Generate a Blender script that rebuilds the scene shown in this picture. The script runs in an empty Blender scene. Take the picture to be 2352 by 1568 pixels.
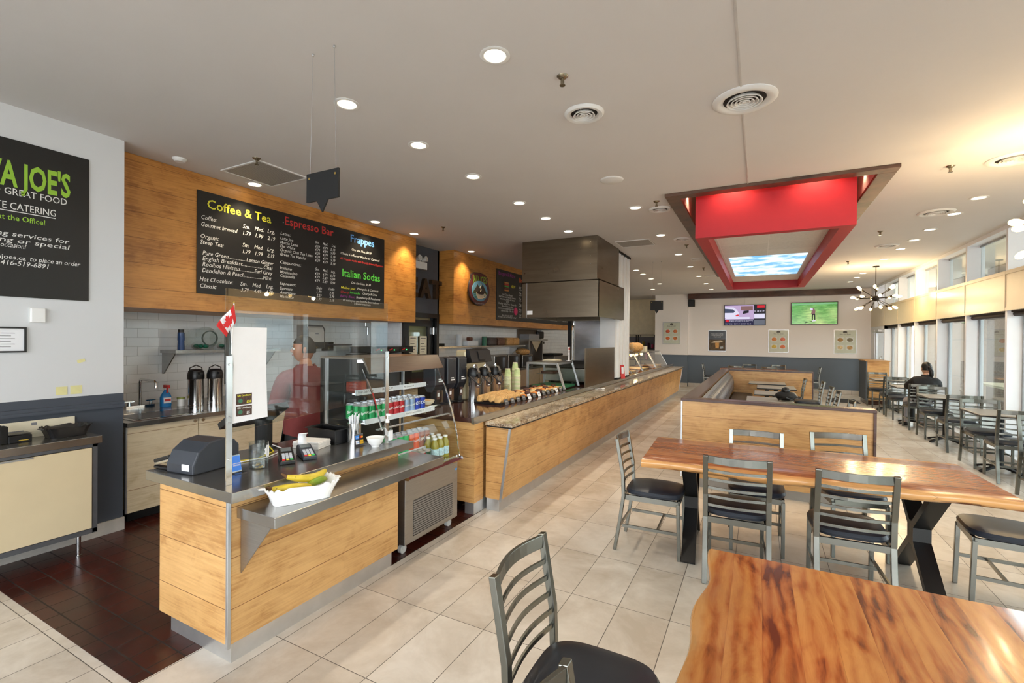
import bpy, math, random
from mathutils import Vector, Matrix
random.seed(7)
SC = bpy.context.scene
COL = SC.collection
PI = math.pi
# ------------------------------------------------------------------ camera
CAMH = 1.667
yaw, pitch, roll = math.radians(27.884), math.radians(-0.332), math.radians(0.496)
fwd = Vector((-math.sin(yaw)*math.cos(pitch), math.cos(yaw)*math.cos(pitch), math.sin(pitch)))
rt = Vector((math.cos(yaw), math.sin(yaw), 0)); up = rt.cross(fwd)
r2 = math.cos(roll)*rt + math.sin(roll)*up
u2 = -math.sin(roll)*rt + math.cos(roll)*up
cd = bpy.data.cameras.new('camera'); cam = bpy.data.objects.new('camera', cd); COL.objects.link(cam)
M = Matrix.Identity(4)
for i in range(3):
    M[i][0] = r2[i]; M[i][1] = u2[i]; M[i][2] = -fwd[i]
M[2][3] = CAMH
cam.matrix_world = M
cd.sensor_width = 36; cd.lens = 1073.03/2352*36; cd.clip_start = 0.02; cd.clip_end = 200
SC.camera = cam
# ------------------------------------------------------------------ world, exposure
SC.view_settings.view_transform = 'Standard'; SC.view_settings.look = 'None'
SC.view_settings.gamma = 1; SC.view_settings.use_curve_mapping = False
SC.view_settings.exposure = -0.22
w = bpy.data.worlds.new('overcast_sky'); SC.world = w; w.use_nodes = True
bg = w.node_tree.nodes['Background']; bg.inputs[0].default_value = (0.90, 0.95, 1.0, 1); bg.inputs[1].default_value = 11.0
DOWN_W = 52.0      # watts of one recessed downlight
BULB_W = 4.5       # watts of one chandelier bulb
# ------------------------------------------------------------------ colour + node helpers
def lin(c):
    return tuple(((v/255)/12.92 if v/255 <= .04045 else ((v/255+.055)/1.055)**2.4) for v in c)
class NT:
    def __init__(s, name):
        s.m = bpy.data.materials.new(name); s.m.use_nodes = True
        s.t = s.m.node_tree; s.n = s.t.nodes; s.b = s.n['Principled BSDF']
    def node(s, typ, **kw):
        n = s.n.new(typ)
        for k, v in kw.items(): setattr(n, k, v)
        return n
    def set(s, sock, v):
        if isinstance(v, bpy.types.NodeSocket): s.t.links.new(v, sock)
        elif isinstance(v, (tuple, list)) and len(v) == 3 and sock.type == 'RGBA': sock.default_value = (*v, 1)
        else: sock.default_value = v
    def math(s, op, a, b=0.0, c=0.0):
        n = s.node('ShaderNodeMath', operation=op)
        for i, v in enumerate((a, b, c)): s.set(n.inputs[i], v)
        return n.outputs[0]
    def coord(s):
        o = s.node('ShaderNodeTexCoord').outputs['Object']
        x = s.node('ShaderNodeSeparateXYZ'); s.set(x.inputs[0], o)
        return o, x.outputs[0], x.outputs[1], x.outputs[2]
    def xyz(s, x, y, z):
        n = s.node('ShaderNodeCombineXYZ')
        for i, v in enumerate((x, y, z)): s.set(n.inputs[i], v)
        return n.outputs[0]
    def noise(s, vec, scale, detail=4, rough=.55, dist=0.0):
        n = s.node('ShaderNodeTexNoise'); s.set(n.inputs['Vector'], vec)
        n.inputs['Scale'].default_value = scale; n.inputs['Detail'].default_value = detail
        n.inputs['Roughness'].default_value = rough; n.inputs['Distortion'].default_value = dist
        return n.outputs['Fac']
    def white(s, vec):
        n = s.node('ShaderNodeTexWhiteNoise', noise_dimensions='3D'); s.set(n.inputs['Vector'], vec)
        return n.outputs['Value']
    def vmul(s, vec, v):
        n = s.node('ShaderNodeVectorMath', operation='MULTIPLY'); s.set(n.inputs[0], vec); n.inputs[1].default_value = v
        return n.outputs[0]
    def ramp(s, fac, stops):
        n = s.node('ShaderNodeValToRGB'); s.set(n.inputs[0], fac); cr = n.color_ramp
        while len(cr.elements) < len(stops): cr.elements.new(.5)
        for e, (p, c) in zip(cr.elements, stops): e.position = p; e.color = (*c, 1)
        return n.outputs[0]
    def mix(s, fac, a, b):
        n = s.node('ShaderNodeMix', data_type='RGBA'); s.set(n.inputs[0], fac); s.set(n.inputs[6], a); s.set(n.inputs[7], b)
        return n.outputs[2]
    def bump(s, h, strength=.3, dist=.01):
        n = s.node('ShaderNodeBump'); n.inputs['Strength'].default_value = strength; n.inputs['Distance'].default_value = dist
        s.set(n.inputs['Height'], h); s.set(s.b.inputs['Normal'], n.outputs[0])
    def line(s, v, period, width, off=0.0):
        """1 inside a groove of given width that repeats every period along v"""
        a = s.math('DIVIDE', s.math('SUBTRACT', v, off), period)
        f = s.math('FRACT', a)
        d = s.math('MINIMUM', f, s.math('SUBTRACT', 1.0, f))
        return s.math('LESS_THAN', s.math('MULTIPLY', d, period), width/2), s.math('FLOOR', a)
    def out(s, base=None, rough=.5, metal=0.0, **kw):
        if base is not None: s.set(s.b.inputs['Base Color'], base)
        s.set(s.b.inputs['Roughness'], rough); s.set(s.b.inputs['Metallic'], metal)
        for k, v in kw.items(): s.set(s.b.inputs[k], v)
        return s.m
MAT = {}
def flat(name, rgb, rough=.5, metal=0.0, var=.06, sc=9, bump=0, **kw):
    if name in MAT: return MAT[name]
    t = NT(name); c = lin(rgb); o, x, y, z = t.coord()
    n = t.noise(o, sc)
    d = tuple(v*(1-var) for v in c); e = tuple(min(1, v*(1+var)) for v in c)
    col = t.ramp(n, [(.3, d), (.7, e)])
    if bump: t.bump(t.noise(o, bump, 5), .15, .003)
    MAT[name] = t.out(col, rough, metal, **kw); return MAT[name]
def emit(name, rgb, strength):
    if name in MAT: return MAT[name]
    t = NT(name); t.out((0, 0, 0), .5); c = lin(rgb)
    t.b.inputs['Emission Color'].default_value = (*c, 1); t.b.inputs['Emission Strength'].default_value = strength
    MAT[name] = t.m; return t.m
def glass(name, tint=(240, 248, 246), rough=0.0, ior=1.45, frac=1.0):
    """thin clear sheet: mostly transparent, Fresnel reflection on top"""
    if name in MAT: return MAT[name]
    t = NT(name); t.n.remove(t.b)
    tr = t.node('ShaderNodeBsdfTransparent'); tr.inputs[0].default_value = (*lin(tint), 1)
    gl = t.node('ShaderNodeBsdfGlossy'); gl.inputs['Roughness'].default_value = rough; gl.inputs[0].default_value = (1, 1, 1, 1)
    ge = t.node('ShaderNodeNewGeometry'); dp = t.node('ShaderNodeVectorMath', operation='DOT_PRODUCT')
    t.set(dp.inputs[0], ge.outputs['Incoming']); t.set(dp.inputs[1], ge.outputs['Normal'])
    k = t.math('POWER', t.math('SUBTRACT', 1.0, t.math('ABSOLUTE', dp.outputs['Value'])), 5.0)
    f0 = ((ior-1)/(ior+1))**2
    mx = t.node('ShaderNodeMixShader'); f = t.math('MULTIPLY', t.math('ADD', f0, t.math('MULTIPLY', k, 1-f0)), frac)
    t.set(mx.inputs[0], f); t.t.links.new(tr.outputs[0], mx.inputs[1]); t.t.links.new(gl.outputs[0], mx.inputs[2])
    t.t.links.new(mx.outputs[0], t.n['Material Output'].inputs[0])
    MAT[name] = t.m; return t.m
def steel(name, rgb=(168, 166, 162), rough=.3, stretch=(1, 1, 60), bmp=.05, var=.14):
    if name in MAT: return MAT[name]
    t = NT(name); o, x, y, z = t.coord()
    n = t.noise(t.vmul(o, stretch), 6, 3); n2 = t.noise(o, 3, 3)
    c = lin(rgb)
    col = t.ramp(n, [(.3, tuple(v*.9 for v in c)), (.7, tuple(min(1, v*1.08) for v in c))])
    r = t.math('ADD', rough-var*.45, t.math('MULTIPLY', n2, var))
    if bmp: t.bump(n, bmp, .002)
    MAT[name] = t.out(col, r, .92); return t.m
def wood_panel(name, base=(212, 167, 108), dark=(172, 124, 70), period=.259, off=.023, vert='z', rough=.38):
    """honey coloured laminate with horizontal plank joints"""
    if name in MAT: return MAT[name]
    t = NT(name); o, x, y, z = t.coord()
    v = {'z': z, 'y': y, 'x': x}[vert]
    ln, idx = t.line(v, period, .0035, off)
    st = (1.6, 1.6, 34) if vert == 'z' else (34, 1.6, 1.6)
    n1 = t.noise(t.vmul(o, st), 2.2, 6, .6, .4)
    n2 = t.noise(t.vmul(o, (1, 1, 1.6)), 2.6, 4, .6, .8)
    per = t.white(t.xyz(idx, 0.0, 0.0))
    f = t.math('ADD', t.math('MULTIPLY', n1, .45), t.math('ADD', t.math('MULTIPLY', n2, .5), t.math('MULTIPLY', per, .12)))
    a = lin(base); d = lin(dark)
    blot = t.noise(t.vmul(o, (1, 1, 1.4)), 5.5, 5, .65, 1.2)
    f = t.math('SUBTRACT', f, t.math('MULTIPLY', t.math('MAXIMUM', t.math('SUBTRACT', blot, .55), 0.0), .55))
    col = t.ramp(f, [(.28, tuple(v*.88 for v in d)), (.40, d), (.52, tuple(.35*p+.65*q for p, q in zip(d, a))), (.64, a), (.85, tuple(min(1, v*1.14) for v in a))])
    col = t.mix(ln, col, lin((118, 74, 34)))
    t.bump(t.math('SUBTRACT', t.math('MULTIPLY', n1, .15), ln), .25, .002)
    MAT[name] = t.out(col, rough); return t.m
def tiles(name, ua, va, pu, pv, ou, ov, gw, c1, c2, grout, rough=.3, stagger=0.0, bump=.4, mott=3.0, bevel=0.0):
    """rectangular tiles on axes ua,va of object space"""
    if name in MAT: return MAT[name]
    t = NT(name); o, x, y, z = t.coord(); ax = {'x': x, 'y': y, 'z': z}
    u, v = ax[ua], ax[va]
    lv, iv = t.line(v, pv, gw, ov)
    if stagger:
        u = t.math('ADD', u, t.math('MULTIPLY', t.math('MODULO', t.math('ABSOLUTE', iv), 2.0), stagger*pu))
    lu, iu = t.line(u, pu, gw, ou)
    g = t.math('MAXIMUM', lu, lv)
    n = t.noise(o, mott, 6, .62, .6); n2 = t.noise(o, mott*6, 4)
    per = t.white(t.xyz(iu, iv, 0.0))
    f = t.math('ADD', t.math('MULTIPLY', n, .7), t.math('ADD', t.math('MULTIPLY', per, .16), t.math('MULTIPLY', n2, .14)))
    col = t.ramp(f, [(.34, lin(c2)), (.62, lin(c1))])
    col = t.mix(g, col, lin(grout))
    t.bump(t.math('SUBTRACT', 1.0, g), bump, .002)
    r = t.math('ADD', t.math('MULTIPLY', g, .4), t.math('ADD', rough-.05, t.math('MULTIPLY', n2, .1)))
    MAT[name] = t.out(col, r); return t.m
def acacia(name, lo=(112, 52, 24), mid=(178, 100, 48), hi=(214, 150, 86), seed=0.0, pw=.105, sap=.52):
    """glossy live edge table top: glued planks along local x"""
    if name in MAT: return MAT[name]
    t = NT(name); o, x, y, z = t.coord()
    wob = t.math('MULTIPLY', t.noise(t.vmul(o, (1.2, 0, 0)), 1.0, 1), .015)
    a = t.math('DIVIDE', t.math('ADD', t.math('ADD', y, 5.0+seed), wob), pw)
    idx = t.math('FLOOR', a); per = t.white(t.xyz(idx, seed, 0.0)); per2 = t.white(t.xyz(idx, seed, 3.0))
    sh = t.xyz(t.math('ADD', x, t.math('MULTIPLY', per, 9.0)), t.math('ADD', y, t.math('MULTIPLY', per2, 7.0)), z)
    fig = t.noise(t.vmul(sh, (1.0, 5.0, 1.0)), 2.6, 7, .62, 1.8)
    fine = t.noise(t.vmul(sh, (3, 60, 3)), 2.4, 5, .6)
    wv = t.node('ShaderNodeTexWave', wave_type='BANDS', bands_direction='Y'); t.set(wv.inputs['Vector'], t.vmul(sh, (.45, 1, 1)))
    wv.inputs['Scale'].default_value = 7; wv.inputs['Distortion'].default_value = 7; wv.inputs['Detail'].default_value = 3; wv.inputs['Detail Scale'].default_value = .7
    f = t.math('ADD', t.math('MULTIPLY', fig, .72), t.math('ADD', t.math('MULTIPLY', per, .30), t.math('ADD', t.math('MULTIPLY', fine, .14), t.math('MULTIPLY', wv.outputs['Fac'], .18))))
    big = t.noise(t.vmul(sh, (.8, 2.0, 1)), 3.0, 3, .5, 1.0)
    f = t.math('SUBTRACT', f, t.math('MULTIPLY', t.math('MAXIMUM', t.math('SUBTRACT', big, .55), 0.0), 1.6))
    col = t.ramp(f, [(.36, lin(lo)), (.54, lin(mid)), (.68, tuple(.5*p+.5*q for p, q in zip(lin(mid), lin(hi)))), (.86, lin(hi))])
    edge = t.math('SUBTRACT', t.math('ABSOLUTE', y), t.math('ADD', sap, t.math('MULTIPLY', t.noise(t.vmul(o, (1, .3, .3)), 5, 3), -.10)))
    col = t.mix(t.math('MULTIPLY', t.math('MINIMUM', t.math('MAXIMUM', t.math('MULTIPLY', edge, 45.0), 0.0), 1.0), .75), col, lin((222, 168, 104)))
    fr = t.math('FRACT', a); ln = t.math('LESS_THAN', fr, .012)
    col = t.mix(t.math('MULTIPLY', ln, .3), col, lin((90, 44, 20)))
    MAT[name] = t.out(col, t.math('ADD', .17, t.math('MULTIPLY', fine, .12)), **{'Coat Weight': .25, 'Coat Roughness': .12}); return t.m
# ------------------------------------------------------------------ mesh builder
class MB:
    def __init__(s): s.v = []; s.f = []; s.m = []; s.marks = []
    def add(s, vs, fs, mi=0):
        b = len(s.v); s.v += [tuple(v) for v in vs]; s.f += [tuple(b+i for i in f) for f in fs]; s.m += [mi]*len(fs); return s
    def box(s, x0, x1, y0, y1, z0, z1, mi=0):
        x0, x1 = sorted((x0, x1)); y0, y1 = sorted((y0, y1)); z0, z1 = sorted((z0, z1))
        vs = [(x0,y0,z0),(x1,y0,z0),(x1,y1,z0),(x0,y1,z0),(x0,y0,z1),(x1,y0,z1),(x1,y1,z1),(x0,y1,z1)]
        return s.add(vs, [(0,3,2,1),(4,5,6,7),(0,1,5,4),(1,2,6,5),(2,3,7,6),(3,0,4,7)], mi)
    def obox(s, c, ax, ay, az, mi=0):
        c, ax, ay, az = map(Vector, (c, ax, ay, az)); vs = []
        for k in (-1, 1):
            for i, j in ((-1,-1),(1,-1),(1,1),(-1,1)): vs.append(c+i*ax+j*ay+k*az)
        return s.add(vs, [(0,3,2,1),(4,5,6,7),(0,1,5,4),(1,2,6,5),(2,3,7,6),(3,0,4,7)], mi)
    def prism(s, poly, axis, lo, hi, mi=0):
        """poly in the two other axes (cyclic order), extruded along axis"""
        def P(a, b, t): return {'x': (t, a, b), 'y': (a, t, b), 'z': (a, b, t)}[axis]
        n = len(poly); vs = [P(a, b, lo) for a, b in poly]+[P(a, b, hi) for a, b in poly]
        fs = [tuple(range(n))[::-1], tuple(range(n, 2*n))]+[(i, (i+1) % n, n+(i+1) % n, n+i) for i in range(n)]
        return s.add(vs, fs, mi)
    def cyl(s, p0, p1, r0, r1=None, seg=20, caps=True, mi=0):
        p0, p1 = Vector(p0), Vector(p1); r1 = r0 if r1 is None else r1
        d = (p1-p0).normalized(); a = d.orthogonal().normalized(); b = d.cross(a)
        vs = []
        for p, r in ((p0, r0), (p1, r1)):
            for i in range(seg):
                t = 2*PI*i/seg; vs.append(p+r*(math.cos(t)*a+math.sin(t)*b))
        fs = [(i, (i+1) % seg, seg+(i+1) % seg, seg+i) for i in range(seg)]
        if caps: fs += [tuple(range(seg))[::-1], tuple(range(seg, 2*seg))]
        return s.add(vs, fs, mi)
    def lathe(s, prof, c=(0, 0, 0), seg=20, mis=None, sx=1, sy=1, mi=0):
        """prof: list of (r, z); mis: material per band"""
        n = len(prof)
        b = len(s.v)
        for r, z in prof:
            for i in range(seg):
                t = 2*PI*i/seg; s.v.append((c[0]+r*sx*math.cos(t), c[1]+r*sy*math.sin(t), c[2]+z))
        for k in range(n-1):
            for i in range(seg):
                j = (i+1) % seg
                s.f.append((b+k*seg+i, b+k*seg+j, b+(k+1)*seg+j, b+(k+1)*seg+i)); s.m.append(mis[k] if mis else mi)
        for k in (0, n-1):
            if prof[k][0] > 1e-6 and prof[0] != prof[-1]:
                f = tuple(b+k*seg+i for i in range(seg)); s.f.append(f[::-1] if k == 0 else f)
                s.m.append((mis[0] if k == 0 else mis[-1]) if mis else mi)
        return s
    def sweep(s, path, w, h, side=(1, 0, 0), mi=0):
        """rectangular bar: w along side, h along the other normal"""
        path = [Vector(p) for p in path]; side = Vector(side).normalized(); n = len(path); vs = []
        for i, p in enumerate(path):
            a = path[max(i-1, 0)]; b = path[min(i+1, n-1)]; t = (b-a).normalized()
            sd = (side-t*side.dot(t)).normalized(); nn = t.cross(sd)
            k = 1.0
            if 0 < i < n-1:
                c = (path[i]-path[i-1]).normalized().dot((path[i+1]-path[i]).normalized()); k = 1/max(.5, math.sqrt(max(.01, (1+c)/2)))
            for u, v in ((-1,-1),(1,-1),(1,1),(-1,1)): vs.append(p+sd*(u*w/2)+nn*(v*h/2*k))
        fs = [(3,2,1,0), tuple(4*(n-1)+k for k in range(4))]
        for i in range(n-1):
            for k in range(4): fs.append((4*i+k, 4*i+(k+1) % 4, 4*i+4+(k+1) % 4, 4*i+4+k))
        return s.add(vs, fs, mi)
    def tube(s, path, r, seg=10, mi=0, rs=None):
        path = [Vector(p) for p in path]; n = len(path); vs = []; nn = None
        for i, p in enumerate(path):
            a = path[max(i-1, 0)]; b = path[min(i+1, n-1)]; t = (b-a).normalized()
            nn = t.orthogonal().normalized() if nn is None else (nn-t*nn.dot(t)).normalized()
            bb = t.cross(nn); rr = rs[i] if rs else r
            for k in range(seg):
                q = 2*PI*k/seg; vs.append(p+rr*(math.cos(q)*nn+math.sin(q)*bb))
        fs = [tuple(range(seg))[::-1], tuple(seg*(n-1)+k for k in range(seg))]
        for i in range(n-1):
            for k in range(seg): fs.append((seg*i+k, seg*i+(k+1) % seg, seg*(i+1)+(k+1) % seg, seg*(i+1)+k))
        return s.add(vs, fs, mi)
    def sphere(s, c, r, seg=14, rings=8, sx=1, sy=1, sz=1, mi=0):
        pr = [(max(1e-7, r*math.sin(PI*i/rings)), -r*sz*math.cos(PI*i/rings)) for i in range(rings+1)]
        return s.lathe(pr, c, seg, sx=sx, sy=sy, mi=mi)
    def grid(s, fn, nu, nv, mi=0, wrap=False):
        vs = [fn(i/nu, j/nv) for j in range(nv+1) for i in range(nu+1)]
        fs = [(j*(nu+1)+i, j*(nu+1)+i+1, (j+1)*(nu+1)+i+1, (j+1)*(nu+1)+i) for j in range(nv) for i in range(nu)]
        return s.add(vs, fs, mi)
    def build(s, name, mats, parent=None, loc=None, rz=0, smooth=False, bevel=0, seg=2, solid=0, subsurf=0):
        if len(s.marks) > 1:      # one object per line of writing
            st = s.marks+[(len(s.v), len(s.f))]; o = None
            if st[0][0] > 0: st[0] = (0, 0)
            for (v0, f0), (v1, f1) in zip(st, st[1:]):
                p = MB(); p.v = s.v[v0:v1]; p.f = [tuple(i-v0 for i in f) for f in s.f[f0:f1]]; p.m = s.m[f0:f1]
                o = p.build(name, mats, parent, loc, rz)
            return o
        me = bpy.data.meshes.new(name); me.from_pydata(s.v, [], s.f)
        if not isinstance(mats, (list, tuple)): mats = [mats]
        for m in mats: me.materials.append(m)
        me.polygons.foreach_set('material_index', [min(i, len(mats)-1) for i in s.m])
        if smooth:
            me.polygons.foreach_set('use_smooth', [True]*len(s.f))
        me.validate(); me.update()
        o = bpy.data.objects.new(name, me); COL.objects.link(o)
        if smooth:
            try: me.set_sharp_from_angle(angle=math.radians(40))
            except Exception: pass
        if parent: o.parent = parent
        if loc is not None: o.location = loc
        if rz: o.rotation_euler = (0, 0, rz)
        if solid:
            md = o.modifiers.new('Solidify', 'SOLIDIFY'); md.thickness = solid; md.offset = 0
        if bevel:
            md = o.modifiers.new('Bevel', 'BEVEL'); md.width = bevel; md.segments = seg; md.limit_method = 'ANGLE'; md.angle_limit = math.radians(40)
        if subsurf:
            md = o.modifiers.new('Subsurf', 'SUBSURF'); md.levels = subsurf; md.render_levels = subsurf
        return o
# text as flat meshes
_tc = {}
def text_mesh(txt, bold=0.0):
    k = (txt, bold)
    if k in _tc: return _tc[k]
    cu = bpy.data.curves.new('text', 'FONT'); cu.body = txt; cu.size = 1; cu.resolution_u = 2; cu.offset = bold
    ob = bpy.data.objects.new('text', cu); COL.objects.link(ob)
    dg = bpy.context.evaluated_depsgraph_get(); dg.update()
    me = ob.evaluated_get(dg).to_mesh()
    vs = [(v.co.x, v.co.y) for v in me.vertices]; fs = [tuple(p.vertices) for p in me.polygons]
    ob.evaluated_get(dg).to_mesh_clear(); bpy.data.objects.remove(ob); bpy.data.curves.remove(cu)
    _tc[k] = (vs, fs); return _tc[k]
def text(mb, txt, o, u, v, width=None, size=None, bold=0.0, shear=0.0, mi=0, align='l', height=None):
    """o: baseline-left point, u: reading direction, v: up direction"""
    vs, fs = text_mesh(txt, bold)
    if not vs: return
    x0 = min(p[0] for p in vs); x1 = max(p[0] for p in vs)
    sx = size if width is None else width/(x1-x0); sy = sx if height is None else height/.7
    if size and width: sy = size
    mb.marks.append((len(mb.v), len(mb.f)))
    o, u, v = Vector(o), Vector(u), Vector(v); sh = {'l': 0, 'c': -(x1-x0)*sx/2, 'r': -(x1-x0)*sx}[align]
    mb.add([o+u*((p[0]-x0)*sx+sh+shear*p[1]*sy)+v*(p[1]*sy) for p in vs], fs, mi)
# ------------------------------------------------------------------ scene-tree helpers
def thing(name, label, cat, loc=(0, 0, 0), rz=0, group=None):
    o = bpy.data.objects.new(name, None); COL.objects.link(o); o.location = loc; o.rotation_euler = (0, 0, rz)
    o.empty_display_size = .05
    return tag(o, label, cat, group)
def tag(o, label, cat, group=None, kind=None):
    o['label'] = label; o['category'] = cat
    if group: o['group'] = group
    if kind: o['kind'] = kind
    return o
def struct(o): o['kind'] = 'structure'; return o
def dup(root, label, loc, rz=0, group=None):
    r = root.copy(); COL.objects.link(r); r.location = loc; r.rotation_euler = (0, 0, rz); r['label'] = label
    if group: r['group'] = group
    for ch in list(root.children):
        c = ch.copy(); COL.objects.link(c); c.parent = r
        for g in list(ch.children):
            d = g.copy(); COL.objects.link(d); d.parent = c
    return r
ORD = ['first', 'second', 'third', 'fourth', 'fifth', 'sixth', 'seventh', 'eighth', 'ninth', 'tenth', 'eleventh', 'twelfth']
# ------------------------------------------------------------------ shared materials
m_white = flat('white_paint', (226, 226, 224), .6, var=.02)
m_ceil = flat('ceiling_paint', (214, 211, 209), .8, var=.015, sc=2)
m_steel = steel('brushed_steel'); m_steelh = steel('brushed_steel_top', (166, 164, 161), .22, (60, 1, 1))
m_hood = steel('hood_steel', (118, 106, 90), .28, (.4, .4, 3), 0, .05)
m_kick = flat('kick_plate_steel', (206, 206, 206), .34, .85)
m_alu = flat('aluminium_trim', (190, 192, 194), .35, .8)
m_black = flat('black_plastic', (22, 22, 24), .35)
m_blackm = flat('black_matte', (12, 12, 13), .7)
m_chrome = flat('chrome', (215, 215, 215), .08, 1.0, var=.02)
m_paper = flat('white_paper', (240, 241, 244), .7, var=.02)
m_glass = glass('clear_glass'); m_acr = glass('acrylic_sheet', (240, 243, 243), ior=1.5, frac=1.0); m_cglass = glass('cooler_glass', (246, 250, 249), frac=.5)
m_pvc = glass('clear_plastic', (244, 247, 246), .02, frac=1.5)
m_wood = wood_panel('honey_wood_laminate'); m_woodhi = wood_panel('honey_wood_bulkhead', (204, 142, 70), (158, 100, 42), .232, .02)
m_maple = wood_panel('pale_maple_laminate', (222, 206, 176), (196, 176, 140), .5, .3)
m_dwood = wood_panel('dark_walnut_trim', (84, 54, 42), (48, 28, 22), 50, .7, rough=.22)
m_red = flat('red_paint', (178, 20, 34), .5, var=.03)
m_grey = flat('slate_grey_paint', (84, 92, 102), .55, var=.03)
m_w = flat('white_lettering', (225, 225, 222), .6); m_y = flat('yellow_lettering', (228, 222, 60), .6)
m_r = flat('red_lettering', (190, 44, 42), .6); m_g = flat('green_lettering', (86, 200, 70), .6)
m_b = flat('blue_lettering', (96, 158, 228), .6); m_p = flat('purple_lettering', (150, 50, 140), .6)
m_lime = flat('lime_lettering', (150, 196, 58), .6)
m_board = flat('black_menu_board', (15, 15, 16), .45, var=.1)
m_porc = flat('white_porcelain', (240, 240, 238), .15, var=.01)
m_bread = flat('baked_crust', (206, 158, 98), .7, var=.25, sc=30, bump=60)
C = 3.33
# ================================================================== STRUCTURE
def two_tone(name, zsplit, upper, lower):
    t = NT(name); o, x, y, z = t.coord()
    n = t.noise(o, 3)
    a = t.mix(t.math('GREATER_THAN', z, zsplit), lin(lower), lin(upper))
    MAT[name] = t.out(a, t.math('ADD', .5, t.math('MULTIPLY', n, .1))); return t.m
m_wall2 = two_tone('white_over_slate_paint', 1.135, (243, 238, 234), (96, 108, 121))
m_wallL = two_tone('white_over_dark_slate_paint', 1.175, (216, 218, 220), (70, 76, 86))
m_tilef = tiles('stone_look_floor_tile', 'x', 'y', .3083, .603, -1.9947, 2.8909, .0042, (222, 214, 202), (192, 180, 164), (96, 88, 80), .2, mott=2.6)
m_quarry = tiles('red_quarry_tile', 'x', 'y', .163, .152, -2.851, 1.201, .008, (70, 25, 16), (48, 17, 11), (34, 25, 22), .3, mott=5)
m_subway = tiles('white_subway_tile', 'y', 'z', .203, .1015, 0, .02, .003, (244, 246, 248), (234, 237, 240), (190, 192, 194), .08, stagger=.5, bump=1.0, mott=1)
m_subx = tiles('white_subway_tile_return', 'x', 'z', .203, .1015, 0, .02, .003, (232, 234, 236), (220, 223, 226), (178, 180, 182), .08, stagger=.5, bump=1.0, mott=1)
struct(MB().box(-6.3, 3.3, -4, 19.7, -.1, 0).build('floor', m_tilef))
q = MB().prism([(-6.1, 1.125), (-2.62, 1.125), (-2.62, 2.6), (-2.363, 2.6), (-2.363, 3.9), (-2.62, 3.9), (-2.62, 15), (-6.1, 15)], 'z', 0, .003)
struct(q.build('floor', m_quarry))
# ceiling with an opening for the recessed feature
cx0, cx1, cy0, cy1 = -.84, 1.02, 5.66, 12.9
cb = MB()
cb.box(-6.3, cx0, -4, 19.7, C, C+.12).box(cx1, 3.3, -4, 19.7, C, C+.12).box(cx0, cx1, -4, cy0, C, C+.12).box(cx0, cx1, cy1, 19.7, C, C+.12)
cb.box(cx0, cx1, cy0, cy1, C+.42, C+.5).box(cx0-.03, cx0, cy0, cy1, C+.12, C+.5).box(cx1, cx1+.03, cy0, cy1, C+.12, C+.5).box(cx0, cx1, cy0-.03, cy0, C+.12, C+.5).box(cx0, cx1, cy1, cy1+.03, C+.12, C+.5)
struct(cb.build('ceiling', m_ceil))
struct(MB().box(-.128, -.116, -4, 5.52, C-.006, C).build('trim_1', flat('joint_strip', (196, 192, 188), .5)))
struct(MB().box(-6.3, -4.82, -4, 1.985, 0, C).build('wall_left', m_wallL))
struct(MB().box(-4.82, -4.79, -4, 1.985, 1.06, 1.085).box(-4.82, -4.80, -4, 1.985, 1.085, 1.11).build('trim_2', flat('dark_slate_moulding', (70, 76, 86), .5)))
struct(MB().box(-4.82, -4.805, -4, 1.99, 0, .11).build('baseboard_left', flat('stone_tile_base', (176, 170, 162), .4, var=.12)))
struct(MB().box(-6.3, -6.1, 1.985, 19.7, 0, C).build('wall_kitchen', m_subway))
struct(MB().box(-6.1, -5.42, 6.15, 6.2, 0, C).build('wall_return', m_subx))
struct(MB().box(-5.52, -5.42, 6.2, 6.22, 0, C).box(-5.52, -5.42, 7.20, 7.235, 0, C).box(-5.52, -5.42, 6.22, 7.2, 2.06, C).box(-6.1, -5.42, 7.20, 7.235, 0, C).build('wall_office', flat('charcoal_paint', (76, 80, 88), .6)))
struct(MB().box(-2.28, 3.3, 18.0, 18.2, 0, C).build('wall_back', m_wall2))
struct(MB().box(-3.43, -2.28, 17.85, 18.2, 0, C).build('wall_back_pier', m_wall2))
struct(MB().box(-6.1, -3.43, 19.5, 19.7, 0, C).box(-3.45, -3.43, 18.2, 19.5, 0, C).build('wall_recess', flat('cream_plank_wall', (240, 224, 190), .6)))
bb = MB().box(-2.28, 3.0, 17.985, 18, 0, .13).box(-3.43, -2.28, 17.835, 17.85, 0, .13).build('baseboard_back', tiles('tile_skirting', 'x', 'z', .31, .6, .1, -.3, .004, (214, 206, 194), (196, 186, 172), (120, 112, 104), .3)); struct(bb)
struct(MB().box(-2.28, 3.05, 17.975, 18, 1.115, 1.135).box(-3.43, -2.28, 17.825, 17.85, 1.115, 1.135).build('trim_3', flat('slate_chair_rail', (84, 94, 106), .5)))
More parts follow.
